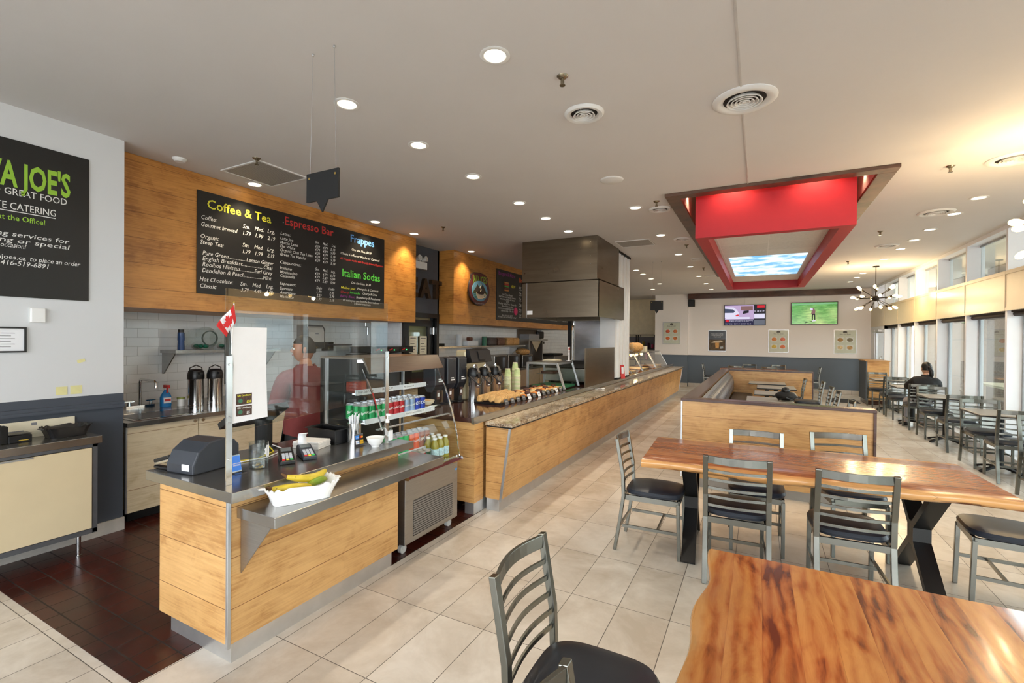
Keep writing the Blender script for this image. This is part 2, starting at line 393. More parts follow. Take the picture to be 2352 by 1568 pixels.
# window wall (x = 3.08): white posts, cream fascia, clear glass, white reveals
m_mull = flat('white_aluminium', (232, 235, 240), .4, var=.01)
m_fasc = flat('cream_fascia', (214, 200, 172), .32, var=.02)
posts = [-2.55, -1.10, .35, 1.80, 3.25, 4.70, 6.15, 7.60, 9.04, 10.50, 11.93, 13.41, 14.83, 16.25]
wn = 0
m_wglass = glass('window_glass', (244, 250, 249), frac=1.1)
for i, y in enumerate(posts):
    y1 = posts[i+1] if i+1 < len(posts) else 17.6
    wn += 1
    fr = MB().box(3.06, 3.28, y-.03, y+.03, 0, C).box(3.06, 3.28, y+.03, y1-.03, 3.27, C).box(3.06, 3.28, y+.03, y1-.03, 0, .10)
    fo = struct(fr.build('window_%d' % wn, m_mull))
    if i < 13:
        MB().box(3.232, 3.238, y+.03, y1-.03, 2.68, 3.27).build('upper_pane', m_wglass, fo)
        MB().box(3.232, 3.238, y+.03, y1-.03, .10, 2.12).build('lower_pane', m_wglass, fo)
        g = MB().box(3.215, 3.232, y+.03, y+.06, .1, 2.1).box(3.215, 3.232, y1-.06, y1-.03, .1, 2.1).box(3.215, 3.232, y+.03, y+.06, 2.68, 3.27).box(3.215, 3.232, y+.06, y1-.03, .1, .13).box(3.215, 3.232, y+.06, y1-.03, 3.24, 3.27)
        g.build('glazing_bead', flat('grey_gasket', (150, 155, 160), .4), fo)
        lab = 'rolled-up dark window blind in the %s window bay from the far corner' % ORD[13-i] if i >= 7 else ''
        if i >= 7:
            bl = MB().cyl((3.15, y+.035, 2.075), (3.15, y1-.035, 2.075), .035, seg=14).box(3.10, 3.20, y+.032, y1-.032, 2.10, 2.12)
            tag(bl.build('roller_blind', flat('dark_blind', (46, 34, 30), .6)), lab, 'blind', 'rolled-up window blinds under the fascia')
fb = MB()
for i, y in enumerate(posts):
    y1 = posts[i+1] if i+1 < len(posts) else 17.95
    fb.box(3.05, 3.24, y, y1-.006, 2.12, 2.68)
    fb.box(3.042, 3.05, y, y+.05, 2.12, 2.68).box(3.042, 3.05, y+.05, y1-.006, 2.63, 2.68).box(3.042, 3.05, y+.05, y1-.006, 2.12, 2.165)
struct(fb.build('trim_4', m_fasc))
# white end wall piece and glazed entrance door in the far corner
struct(MB().box(3.06, 3.3, 17.55, 18.0, 0, C).box(3.06, 3.28, 16.22, 17.6, 2.03, 2.13).build('wall_right', m_mull))
d = struct(MB().box(3.08, 3.14, 16.3, 16.42, 0, 2.03).box(3.08, 3.14, 17.4, 17.52, 0, 2.03).box(3.08, 3.14, 16.42, 17.4, 1.93, 2.03).box(3.08, 3.14, 16.42, 17.4, 0, .2).build('door_1', m_alu))
MB().box(3.105, 3.112, 16.42, 17.4, .2, 1.93).build('door_glass', m_wglass, d)
MB().tube([(3.05, 16.5, .95), (3.02, 16.5, .95), (3.02, 16.5, 1.25), (3.05, 16.5, 1.25)], .012).build('door_handle', m_chrome, d)
MB().box(3.0, 3.08, 16.7, 17.1, 1.96, 2.02).tube([(3.03, 16.75, 1.95), (2.93, 17.0, 1.95), (3.07, 17.25, 1.97)], .01).build('door_closer', m_alu, d)
# rear wall behind the camera: unseen, made wide open between posts to add daylight
rw = MB().box(-6.3, 3.3, -4.2, -4, 0, .4).box(-6.3, 3.3, -4.2, -4, 3.0, C)
for k in range(7): rw.box(-4.8+k*1.3, -4.7+k*1.3, -4.2, -4, .4, 3.0)
struct(rw.build('wall_front', m_mull))
struct(MB().box(-6.3, -4.8, -4.2, -4, 0, C).build('wall_front_left', m_white))
# office door in the charcoal wall
m_dblk = flat('black_door_paint', (24, 24, 26), .35)
d = struct(MB().box(-5.44, -5.38, 6.2, 6.27, 0, 2.12).box(-5.44, -5.38, 7.13, 7.2, 0, 2.12).box(-5.44, -5.38, 6.27, 7.13, 2.04, 2.12).build('door_2', m_dblk))
dl = MB().box(-5.50, -5.455, 6.30, 6.42, 0, 2.0).box(-5.50, -5.455, 6.96, 7.08, 0, 2.0).box(-5.50, -5.455, 6.42, 6.96, 1.88, 2.0).box(-5.50, -5.455, 6.42, 6.96, 0, 1.05).build('door_leaf', m_dblk, d)
MB().box(-5.48, -5.475, 6.42, 6.96, 1.05, 1.88).build('door_pane', m_glass, d)
MB().box(-5.455, -5.43, 7.05, 7.13, 1.74, 1.86).cyl((-5.43, 7.1, 1.73), (-5.43, 7.1, 1.87), .012).build('hinge', m_chrome, d)
for k, yy in enumerate((6.44, 6.72)):
    pm = MB().box(-5.453, -5.451, yy, yy+.2, 1.30, 1.70); pt_ = MB()
    for r in range(7): pt_.box(-5.4508, -5.4503, yy+.02, yy+.17-.02*(r % 3), 1.66-.05*r, 1.67-.05*r)
    o = pm.build('paper_notice', flat('cream_notice', (232, 226, 204), .7)); tag(o, ['cream paper notice taped to left half of the black office door window', 'cream paper notice taped to right half of the black office door window'][k], 'notice')
    pt_.build('printed_lines', m_blackm, o)
struct(MB().box(-6.1, -5.6, 6.25, 7.2, 0, C).build('wall_office_inside', flat('tan_room', (190, 170, 130), .7)))
# ================================================================== WOOD BULKHEADS OVER THE COUNTERS
b1 = MB().box(-6.095, -5.08, 2.05, 6.145, 1.925, C-.003).build('wood_bulkhead', m_woodhi); tag(b1, 'honey wood panelled bulkhead holding the coffee and tea menu board', 'bulkhead')
b2 = MB().box(-5.418, -5.08, 7.24, 13.6, 1.945, C-.003).build('wood_bulkhead', m_woodhi); tag(b2, 'honey wood panelled bulkhead holding the round logo sign', 'bulkhead')
struct(MB().box(-6.1, -5.42, 7.24, 13.6, 1.945, 2.0).build('ceiling_soffit', m_white)); 
# menu board 1
BY, BZ = 2.706, 2.105
mb = thing('menu_board', 'wide black coffee and tea menu board with yellow, red, blue and green headings', 'menu board', (-5.08, BY, BZ))
MB().box(0, .012, 0, 2.684, 0, 1.055).build('board', m_board, mb)
TXT = [('Coffee & Tea',0.096,0.889,0.717,'y'),('Espresso Bar',0.992,0.916,0.727,'r'),('Frappes',2.017,0.902,0.451,'b'),('Italian Sodas',1.874,0.403,0.719,'g'),('Coffee:',0.035,0.764,0.152,'w'),('Gourmet brewed',0.033,0.692,0.373,'w'),('Sm.',0.472,0.764,0.081,'w'),('Med.',0.612,0.767,0.105,'w'),('Lrg.',0.767,0.77,0.089,'w'),('1.79',0.475,0.691,0.088,'w'),('1.99',0.62,0.691,0.088,'w'),('2.19',0.768,0.691,0.089,'w'),('Organic',0.028,0.57,0.186,'w'),('Steep Tea:',0.026,0.51,0.235,'w'),('Sm.',0.468,0.558,0.08,'w'),('Med.',0.607,0.559,0.105,'w'),('Lrg.',0.765,0.559,0.089,'w'),('1.79',0.474,0.486,0.083,'w'),('1.99',0.619,0.486,0.086,'w'),('2.19',0.765,0.488,0.085,'w'),('Pure Green................Lemon Ginger',0.052,0.4,0.79,'w'),('English Breakfast..................Chai',0.052,0.344,0.775,'w'),('Rooibos Hibiscus.............Earl Grey',0.051,0.284,0.776,'w'),('Dandelion & Peach.................Mint',0.048,0.222,0.769,'w'),('Hot Chocolate:',0.024,0.128,0.339,'w'),('Classic',0.024,0.06,0.163,'w'),('Sm.',0.448,0.125,0.079,'w'),('Med.',0.588,0.124,0.103,'w'),('Lrg.',0.755,0.125,0.086,'w'),('3.79',0.454,0.058,0.085,'w'),('4.49',0.604,0.058,0.084,'w'),('4.79',0.749,0.06,0.082,'w'),('Latte:',0.934,0.784,0.131,'w'),('Latte Joe',0.931,0.727,0.173,'w'),('Mocha Latte',0.931,0.678,0.239,'w'),('Flat White',0.931,0.632,0.201,'w'),('Organic Chai Tea Latte',0.929,0.585,0.457,'w'),('Green Tea Matcha',0.928,0.534,0.354,'w'),('Cappuccino:',0.926,0.44,0.291,'w'),('Italiano',0.93,0.373,0.158,'w'),('Mochaccino',0.929,0.324,0.236,'w'),('Caramella',0.928,0.279,0.202,'w'),('Espresso:',0.927,0.186,0.215,'w'),('Espresso',0.929,0.127,0.168,'w'),('Americano',0.929,0.08,0.21,'w'),('Machiato',0.928,0.032,0.187,'w'),('4.39',1.423,0.716,0.074,'w'),('4.79',1.545,0.716,0.075,'w'),('5.19',1.671,0.715,0.074,'w'),('4.79',1.423,0.672,0.075,'w'),('4.99',1.545,0.67,0.075,'w'),('5.99',1.671,0.668,0.075,'w'),('4.39',1.424,0.626,0.074,'w'),('4.79',1.545,0.624,0.076,'w'),('5.19',1.671,0.621,0.075,'w'),('4.39',1.424,0.581,0.074,'w'),('4.79',1.546,0.578,0.075,'w'),('5.19',1.672,0.574,0.074,'w'),('4.39',1.424,0.536,0.075,'w'),('4.79',1.546,0.532,0.075,'w'),('5.19',1.672,0.528,0.075,'w'),('Sm.',1.429,0.772,0.06,'w'),('Sm.',1.431,0.425,0.061,'w'),('Med.',1.544,0.771,0.08,'w'),('Med.',1.547,0.423,0.077,'w'),('Lrg.',1.69,0.772,0.067,'w'),('Lrg.',1.683,0.421,0.066,'w'),('4.39',1.423,0.365,0.074,'w'),('4.79',1.544,0.366,0.075,'w'),('5.19',1.67,0.366,0.075,'w'),('4.79',1.423,0.321,0.074,'w'),('5.49',1.544,0.321,0.076,'w'),('5.99',1.67,0.321,0.075,'w'),('4.79',1.423,0.275,0.075,'w'),('5.49',1.545,0.274,0.075,'w'),('5.99',1.671,0.273,0.074,'w'),('Single',1.45,0.185,0.083,'w'),('Double',1.645,0.188,0.094,'w'),('1.79',1.455,0.133,0.072,'w'),('2.49',1.659,0.134,0.074,'w'),('2.29',1.455,0.087,0.072,'w'),('2.99',1.659,0.089,0.075,'w'),('1.99',1.456,0.039,0.072,'w'),('2.69',1.659,0.038,0.075,'w'),('One size 16oz. $4.99',2.036,0.783,0.373,'w'),('Classic Coffee or Mocha or Caramel',1.839,0.701,0.734,'w'),('All Frappes made with freshly brewed Espresso',1.829,0.629,0.83,'r'),('One size 16oz. $4.49',2.031,0.317,0.372,'w'),('Malibu Joe:',1.85,0.233,0.255,'y'),('Pineapple & Coconut',2.146,0.242,0.411,'w'),('Cherry',1.842,0.172,0.149,'r'),('limeade:',2.009,0.177,0.194,'g'),('Cherry & Lime',2.244,0.183,0.289,'w'),('Berry Blast:',1.842,0.116,0.259,'p'),('Strawberry & Raspberry',2.125,0.119,0.475,'w'),('Or make your own from the flavours above',1.886,0.063,0.679,'w'),('1 flavour maximum',2.089,0.026,0.311,'w')]
sets = {k: MB() for k in 'wyrgbp'}
for t, y, z, wd, c in TXT:
    big = z > .35 and wd > .44 and c in 'yrgb' and t[:3] != 'All'
    text(sets[c], t, (.0135, y, z), (0, 1, 0), (0, 0, 1), width=wd, bold=.012 if big else .004, shear=0 if big else .22, size=None if big else (.062 if y < .9 else .05 if y < 1.8 else .044))
text(sets['w'], '.', (.0135, .965, .93), (0, 1, 0), (0, 0, 1), size=.08)
for k, m, n in (('w', m_w, 'white_lettering'), ('y', m_y, 'yellow_lettering'), ('r', m_r, 'red_lettering'), ('g', m_g, 'green_lettering'), ('b', m_b, 'blue_lettering'), ('p', m_p, 'purple_lettering')):
    sets[k].build(n, m, mb)
# menu board 2
mb = thing('menu_board', 'black burger menu board partly hidden behind the steel hood', 'menu board', (-5.08, 8.843, 2.08))
MB().box(0, .012, 0, 4.75, 0, 1.12).build('board', m_board, mb)
w2, p2, y2, o2 = MB(), MB(), MB(), MB()
U, V = (0, 1, 0), (0, 0, 1)
text(p2, 'Burgers & More', (.0135, .08, 1.0), U, V, width=.78, bold=.01)
text(y2, 'NEW', (.0135, .66, .76), U, V, width=.22, bold=.02)
for r, (s_, wd) in enumerate([('Joe\'s Classic Burger', .5), ('beef patty with lettuce tomato', .8), ('red onion pickles and sauce', .7), ('$8.99', .12), ('Cheddar  Swiss  Feta  Mozzarella', .85), ('Bacon  Mushroom  Egg', .5), ('Served on a toasted bun with fries', .85), ('salad or soup of the day', .6), ('', 0), ('Add a drink for $1.99', .5)]):
    if s_: text(w2, s_, (.0135, .5, .56-r*.052), U, V, width=wd, align='c')
text(w2, 'All burgers made with freshly ground beef', (.0135, .5, .06), U, V, width=.86, align='c')
for k in range(1, 5):
    y0 = .15+.93*k
    text(o2, ['Breakfast', 'Sandwiches', 'Wraps', 'Salads'][k-1], (.0135, y0, .93), U, V, width=.6, bold=.01)
    for r in range(6):
        text(w2, ['BLT on toast', 'The Original', 'The Western', 'Veggie Delight', 'Ham & Swiss', 'Club House'][r], (.0135, y0, .78-.13*r), U, V, width=.36, bold=.004)
        text(w2, ['$6.99', '$7.49', '$7.99', '$6.49', '$7.99', '$8.49'][r], (.0135, y0+.5, .78-.13*r), U, V, width=.12)
        text(w2, 'served with home fries', (.0135, y0, .74-.13*r), U, V, width=.5)
w2.build('white_lettering', m_w, mb); p2.build('purple_lettering', m_p, mb); y2.build('yellow_lettering', m_y, mb); o2.build('orange_lettering', flat('orange_lettering', (226, 90, 40), .6), mb)
MB().lathe([(.001, 0), (.09, 0), (.085, .01), (.001, .012)], seg=24).build('pink_sticker', flat('pink_sticker', (226, 48, 110), .5), mb, loc=(.014, .9, .23)).rotation_euler = (0, PI/2, 0)
bg_ = MB()
for k, (zz, c) in enumerate([(.0, 0), (.045, 1), (.09, 2), (.13, 3), (.17, 0)]):
    bg_.box(.0135, .03, .33-.0, .53, .66+zz, .695+zz, c)
bg_.build('burger_picture', [flat('bun_print', (196, 130, 70), .5), flat('patty_print', (120, 50, 34), .5), flat('lettuce_print', (90, 160, 70), .5), flat('tomato_print', (200, 60, 50), .5)], mb, bevel=.01)
# round logo sign
lg = thing('logo_sign', 'round maroon logo sign with coffee cup and mountains on the second wood bulkhead', 'sign', (-5.08, 8.06, 2.665))
def disc(mbx, x, ry, rz, cy=0, cz=0, seg=48, mi=0, a0=0, a1=2*PI, th=.004):
    pts = [(cy+ry*math.cos(a0+(a1-a0)*i/seg), cz+rz*math.sin(a0+(a1-a0)*i/seg)) for i in range(seg+(0 if a1-a0 > 6.28 else 1))]
    mbx.prism(pts, 'x', x, x+th, mi)
s_ = MB(); disc(s_, .03, .40, .315, 0, -.02, th=.03); s_.prism([(-.30, .12), (.30, .12), (.32, .26), (.2, .32), (0, .335), (-.2, .32), (-.32, .26)], 'x', .03, .06); s_.box(0, .03, -.1, .1, -.1, .1)
s_.build('backing', flat('dark_rim', (44, 36, 36), .5), lg)
s_ = MB(); disc(s_, .061, .385, .30, 0, -.02); s_.prism([(-.285, .12), (.285, .12), (.30, .25), (.19, .307), (0, .322), (-.19, .307), (-.30, .25)], 'x', .061, .066); s_.build('maroon_face', flat('maroon_print', (104, 44, 46), .5), lg)
s_ = MB(); disc(s_, .068, .30, .205, 0, -.04); s_.build('sky_picture', flat('sky_print', (120, 180, 210), .5), lg)
s_ = MB(); s_.prism([(-.28, -.09), (-.15, .03), (-.10, .09), (-.05, .05), (0, .02), (.06, .06), (.10, .10), (.17, .02), (.28, -.09)], 'x', .073, .077); s_.build('mountain_picture', flat('mountain_print', (74, 62, 54), .5), lg)
s_ = MB()
for k in range(5): s_.box(.078, .081, -.27+.02*k, -.12, -.075-.03*k, -.065-.03*k).box(.078, .081, .12, .27-.02*k, -.075-.03*k, -.065-.03*k)
s_.build('field_picture', flat('field_print', (70, 130, 60), .5), lg)
s_ = MB(); s_.prism([(-.16, -.07), (.16, -.07), (.14, -.15), (.08, -.20), (-.08, -.20), (-.14, -.15)], 'x', .079, .084); s_.tube([(.084, .15, -.08), (.084, .21, -.10), (.084, .19, -.15), (.084, .12, -.16)], .012); s_.build('cup_picture', flat('cream_print', (214, 196, 168), .5), lg)
s_ = MB(); disc(s_, .085, .14, .035, 0, -.075); s_.build('coffee_picture', flat('coffee_print', (50, 24, 18), .5), lg)
s_ = MB(); s_.tube([(.086, -.01, -.05), (.086, .03, -.01), (.086, -.02, .03), (.086, .02, .08), (.086, 0, .11)], .009); s_.build('steam_picture', flat('cream_print', (214, 196, 168), .5), lg)
s_ = MB(); text(s_, "JAVA JOE'S", (.068, 0, .135), U, V, width=.52, size=.19, bold=.012, align='c'); s_.build('green_lettering', m_lime, lg)
s_ = MB(); text(s_, 'GREAT COFFEE  GREAT FOOD', (.068, 0, -.30), U, V, width=.36, align='c'); s_.build('small_lettering', m_w, lg)
# EAT letters and emergency light on charcoal wall
for ch, y in (('E', 6.22), ('A', 6.60), ('T', 6.93)):
    s_ = MB(); vs, fs = text_mesh(ch, .04)
    x0 = min(p[0] for p in vs); x1 = max(p[0] for p in vs); sc = .32/(x1-x0)
    n = len(vs); s_.add([(.0, (p[0]-x0)*sc, p[1]*.46) for p in vs]+[(.07, (p[0]-x0)*sc, p[1]*.46) for p in vs], fs+[tuple(n+i for i in f) for f in fs])
    import collections
    ec = collections.Counter(tuple(sorted((f[i], f[(i+1) % len(f)]))) for f in fs for i in range(len(f)))
    s_.add([(.0, (p[0]-x0)*sc, p[1]*.46) for p in vs]+[(.07, (p[0]-x0)*sc, p[1]*.46) for p in vs], [(a, b, n+b, n+a) for (a, b), k in ec.items() if k == 1])
    tag(s_.build('wall_letter', flat('aged_brown_metal', (74, 58, 44), .5, .5, var=.3), loc=(-5.419, y, 2.41)), 'brown metal letter %s of the wall word above the black door' % ch, 'letter')
el = thing('emergency_light', 'white emergency light box with two round lamp heads on the charcoal wall', 'light', (-5.42, 6.62, 2.90))
MB().box(0, .08, -.16, .16, 0, .13).build('housing', m_white, el, bevel=.006)
for s in (-1, 1):
    h = MB().cyl((.03, s*.08, .17), (.12, s*.09, .19), .035, .05).build('lamp_head', m_white, el)
    MB().cyl((.121, s*.09, .1905), (.124, s*.0905, .191), .044).build('lens', flat('lamp_lens', (200, 200, 196), .2), h)
MB().cyl((.04, 0, .12), (.04, 0, .2), .01).build('stem', m_white, el)
# ================================================================== CEILING FITTINGS
m_glow = emit('downlight_glow', (255, 238, 205), 9)
dl = thing('downlight', 'x', 'ceiling light', (0, 0, C))
MB().lathe([(.062, 0), (.088, 0), (.09, -.004), (.080, -.008), (.066, -.006), (.062, 0)], seg=28).build('trim_ring', m_white, dl, smooth=True)
MB().cyl((0, 0, -.0005), (0, 0, -.003), .062, seg=28).build('diffuser', m_glow, dl)
sp = bpy.data.lights.new('downlight_bulb', 'SPOT'); sp.energy = DOWN_W; sp.color = (1, .88, .70); sp.spot_size = math.radians(125); sp.spot_blend = .7; sp.shadow_soft_size = .05
so = bpy.data.objects.new('bulb', sp); COL.objects.link(so); so.parent = dl; so.location = (0, 0, -.015)
rows = [
 ('near the small air diffuser', [(-1.389, 2.38)]),
 ('in the row over the counter fronts', [(-2.615, y) for y in (2.395, 3.187, 4.057, 5.10, 5.902, 6.772, 10.254, 11.24, 11.984, 13.0, 14.22)]),
 ('washing the wood bulkheads', [(-4.889, y) for y in (3.198, 5.012, 5.864, 7.538)]),
 ('left of the red ceiling box', [(-1.395, y) for y in (5.924, 7.655, 9.515, 11.2, 12.97, 14.72, 16.43)]),
 ('in the window-side row', [(2.21, y) for y in (7.241, 8.006, 8.971, 9.783, 10.602, 11.795, 14.0, 14.84, 15.85)]),
 ('beside the recess at the far left', [(-3.104, 15.686)])]
first = True
for nm, pts in rows:
    for i, (x, y) in enumerate(pts):
        lab = 'round ceiling downlight, %s from camera %s' % (ORD[i], nm) if len(pts) > 1 else 'single round ceiling downlight '+nm
        if first: dl.location = (x, y, C); dl['label'] = lab; dl['group'] = 'recessed ceiling downlights'; first = False
        else:
            r_ = dup(dl, lab, (x, y, C), 0, 'recessed ceiling downlights')
            if 'wood bulkheads' in nm:
                for c_ in r_.children:
                    if c_.type == 'LIGHT':
                        if 'wash' not in bpy.data.lights: wl_ = sp.copy(); wl_.name = 'wash'; wl_.energy = DOWN_W*1.6; wl_.spot_size = math.radians(100); wl_.color = (1, .80, .52)
                        c_.data = bpy.data.lights['wash']
# round diffusers
def diffuser(x, y, r, label, rings=5, dark=False):
    t = thing('air_diffuser', label, 'air vent', (x, y, C), 0, 'round ceiling air diffusers')
    MB().lathe([(r*.66, -.004), (r*.74, -.018), (r*.9, -.02), (r, -.006), (r, 0), (r*.66, 0), (r*.66, -.004)], seg=40).build('rim', m_white, t, smooth=True)
    MB().cyl((0, 0, -.0005), (0, 0, -.002), r*.66, seg=40).build('dark_throat', flat('vent_throat', (38, 34, 32), .8), t)
    g = MB()
    for k in range(1, rings):
        q = r*.62*k/rings
        g.lathe([(q, -.003), (q+.012, -.022), (q+.006, -.024), (q-.006, -.004), (q, -.003)], seg=36)
    g.cyl((0, 0, -.002), (0, 0, -.024), r*.07)
    g.build('rings', m_white, t, smooth=True)
    MB().box(-.003, .003, -r*.62, r*.62, -.006, -.003).build('crossbar', m_alu, t)
diffuser(-1.155, 3.288, .145, 'smaller round white air diffuser nearest the camera', 4)
diffuser(-.107, 3.60, .205, 'large round white air diffuser on the ceiling joint strip', 5)
diffuser(2.02, 5.83, .2, 'round air diffuser at the right edge of the ceiling', 5)
diffuser(1.98, 7.81, .19, 'round air diffuser beside the window-side downlights, right of the red ceiling box', 5)
diffuser(1.93, 10.15, .17, 'round air diffuser between the red ceiling box and the hanging chandelier', 5)
for i, y in enumerate((6.12, 8.08, 10.18, 12.95)):
    diffuser(-1.13, y, .14, 'round air diffuser, %s from the camera along the left side of the red ceiling box' % ORD[i], 4)
# sprinklers
for i, (x, y, wh) in enumerate([(-1.117, 2.763, 'nearest the camera, beside the small air diffuser'), (-4.161, 2.74, 'at the corner of the grey ceiling return grille'), (-4.194, 5.696, 'above the dark door between the wood bulkheads'), (1.575, 5.823, 'near the right edge of the ceiling'), (-1.105, 5.762, 'beside the near left corner of the red ceiling box'), (-1.135, 8.618, 'midway along the left of the red ceiling box'), (1.592, 8.798, 'midway along the right of the red ceiling box'), (1.61, 11.807, 'right of the far end of the red ceiling box'), (-1.14, 11.5, 'left of the far end of the red ceiling box')]):
    t = thing('sprinkler_head', 'small metal ceiling sprinkler '+wh, 'sprinkler', (x, y, C), 0, 'ceiling sprinkler heads')
    MB().lathe([(.001, -.02), (.015, -.02), (.036, -.004), (.037, 0), (.001, 0)], seg=20).build('escutcheon', flat('brass_steel', (150, 140, 120), .25, .9), t, smooth=True)
    MB().cyl((0, 0, -.02), (0, 0, -.055), .008).cyl((0, 0, -.055), (0, 0, -.06), .018).box(-.012, -.009, -.002, .002, -.055, -.02).box(.009, .012, -.002, .002, -.055, -.02).build('nozzle', flat('brass_steel', (150, 140, 120), .25, .9), t)
# return grilles
def grille(x0, x1, y0, y1, label):
    t = thing('return_grille', label, 'air vent', ((x0+x1)/2, (y0+y1)/2, C)); a = (x1-x0)/2; b = (y1-y0)/2
    MB().box(-a, a, -b, -b+.02, -.01, 0).box(-a, a, b-.02, b, -.01, 0).box(-a, -a+.02, -b+.02, b-.02, -.01, 0).box(a-.02, a, -b+.02, b-.02, -.01, 0).build('frame', m_white, t)
    g = NT('eggcrate'); o, x, y, z = g.coord(); l1, _ = g.line(x, .014, .005); l2, _ = g.line(y, .014, .005)
    col = g.mix(g.math('MAXIMUM', l1, l2), lin((100, 98, 96)), lin((190, 186, 180))); g.out(col, .6)
    MB().box(-a+.02, a-.02, -b+.02, b-.02, -.006, -.001).build('eggcrate_core', g.m, t)
grille(-4.775, -4.177, 2.765, 3.325, 'square grey eggcrate return grille above the coffee menu board')
grille(-2.19, -1.61, 7.835, 8.36, 'grey eggcrate return grille on the ceiling beside the steel hood')
t = thing('ceiling_speaker', 'flush round white speaker cover left of the red ceiling box', 'speaker', (-1.375, 4.788, C))
MB().lathe([(.001, -.012), (.10, -.012), (.118, -.004), (.12, 0), (.001, 0)], seg=36).build('grille_cover', m_white, t, smooth=True)
t = thing('smoke_detector', 'low round smoke detector on the ceiling over the left end of the wood bulkhead', 'detector', (-4.83, 2.42, C))
MB().lathe([(.001, -.03), (.04, -.03), (.058, -.012), (.06, 0), (.001, 0)], seg=28).build('cover', m_white, t, smooth=True)
# hanging arrow signs
def arrow(x0, x1, y, z0, z1, hx, label):
    t = thing('hanging_sign', label, 'sign', ((x0+x1)/2, y, z0)); a = (x1-x0)/2; h = z1-z0
    MB().prism([(-a, 0), (-.045, 0), (0, -.07), (.045, 0), (a, 0), (a, h), (-a, h)], 'y', -.006, .006).build('arrow_board', m_blackm, t, bevel=.002)
    for s in (-1, 1):
        MB().cyl((s*(a-.025), -.0075, h-.03), (s*(a-.025), -.004, h-.03), .007).build('eyelet', flat('brass', (190, 160, 90), .3, .9), t)
        MB().cyl((s*(a-.025), 0, h), (s*(a-.045), 0, C-z0), .0012, seg=6).build('wire', m_alu, t)
        MB().sphere((s*(a-.045), 0, C-z0-.008), .008).build('hook', m_alu, t)
arrow(-2.378, -2.112, 1.881, 2.460, 2.628, 0, 'black arrow sign hanging on wires above the cash counter')
arrow(-2.06, -1.80, 10.2, 2.30, 2.50, 0, 'small black arrow sign hanging over the far end of the granite counter')
# red ceiling feature
m_recess = flat('recess_plaster', (196, 180, 186), .7)
bk = thing('ceiling_feature', 'red rectangular ceiling box with dark wood frame and a sky picture light panel', 'ceiling feature', (.1, 5.52, C))
fm = MB(); ox0, ox1, oy0, oy1 = -1.07, 1.05, 0, 7.55; iw = .15
fm.box(ox0, ox1, 0, iw, -.035, 0).box(ox0, ox1, oy1-iw, oy1, -.035, 0).box(ox0, ox0+iw, iw, oy1-iw, -.035, 0).box(ox1-iw, ox1, iw, oy1-iw, -.035, 0)
fm.build('wood_frame', wood_panel('frame_wood', (106, 76, 58), (62, 40, 30), 50, .7, rough=.4), bk, bevel=.004)
rx0, rx1, ry0, ry1, rz = -.775, .765, .33, 6.6, -.468
r = MB(); r.box(rx0, rx1, ry0, ry0+.12, rz, .3).box(rx0, rx1, ry1-.12, ry1, rz, .3).box(rx0, rx0+.13, ry0+.12, ry1-.12, rz, .3).box(rx1-.13, rx1, ry0+.12, ry1-.12, rz, .3)
r.build('red_box', m_red, bk)
t_ = tiles('embossed_ceiling_tile', 'x', 'y', .61, .61, .0, 0, .012, (238, 234, 228), (220, 216, 210), (244, 240, 236), .5, mott=30)
MB().box(rx0+.13, rx1-.13, ry0+.12, ry1-.12, rz+.16, rz+.20).build('tile_panel', t_, bk)
sk = NT('sky_picture_light'); o, x, y, z = sk.coord(); n = sk.noise(o, 3, 6)
col = sk.ramp(n, [(.42, lin((112, 178, 226))), (.56, lin((224, 240, 250)))]); sk.out((0, 0, 0), .4); sk.set(sk.b.inputs['Emission Color'], col); sk.b.inputs['Emission Strength'].default_value = 1.6
for k in range(4): MB().box(rx0+.22, rx1-.22, 2.9+.62*k, 3.48+.62*k, rz+.15, rz+.159).build('sky_light_panel', sk.m, bk)
for k, (px, py) in enumerate([(-.38, .2), (.42, .2), (-.93, .9), (-.93, 2.6), (.92, .9), (.92, 2.6)]):
    o = MB().cyl((px, py, .28), (px, py, .33), .045).build('cove_lamp', emit('cove_glow', (255, 214, 150), 14), bk)
    L = bpy.data.lights.new('cove_bulb', 'SPOT'); L.energy = 34; L.color = (1, .78, .5); L.spot_size = math.radians(110); L.spot_blend = .8; L.shadow_soft_size = .03
    lo = bpy.data.objects.new('cove_bulb', L); COL.objects.link(lo); lo.parent = bk; lo.location = (px, py, .26)
tag(MB().box(-2.28, 2.75, 17.72, 17.98, 3.14, C-.003).build('ceiling_beam', m_dwood), 'long dark wood beam along the ceiling at the back wall', 'beam')
# ================================================================== LEFT WALL
pz = thing('wall_poster', 'black catering poster with lime green shop name on the left white wall', 'poster', (-4.82, .35, 1.942))
MB().box(0, .012, 0, 1.393, 0, 1.142).build('poster_panel', m_board, pz)
gl, wl, gs = MB(), MB(), MB()
text(gl, "JAVA JOE'S", (.0135, .70, .805), U, V, width=.577, bold=.03, height=.175)
text(wl, 'GREAT COFFEE \u2022 GREAT FOOD', (.0135, .48, .74), U, V, width=.776, height=.048, bold=.006)
text(wl, 'CORPORATE CATERING', (.0135, .62, .635), U, V, width=.571, height=.05, bold=.004); wl.box(.0125, .0135, .62, 1.19, .618, .624)
text(gs, 'Fresh! Fresh! at the Office!', (.0135, .62, .556), U, V, width=.51, height=.038, bold=.008)
for s_, z, wd in (('Let us provide our Catering services for', .44, 1.10), ('your next office meeting or special', .395, 1.07), ('occasion!', .358, .13)):
    text(wl, s_, (.0135, 1.268-wd if z > .36 else .892, z), U, V, width=wd, height=.034, bold=.004, shear=.2)
text(wl, 'Email info@javajoes.ca', (.0135, .60, .272), U, V, width=.425, height=.03, bold=.004)
text(wl, 'to place an order', (.0135, 1.044, .272), U, V, width=.292, height=.034, bold=.004, shear=.2)
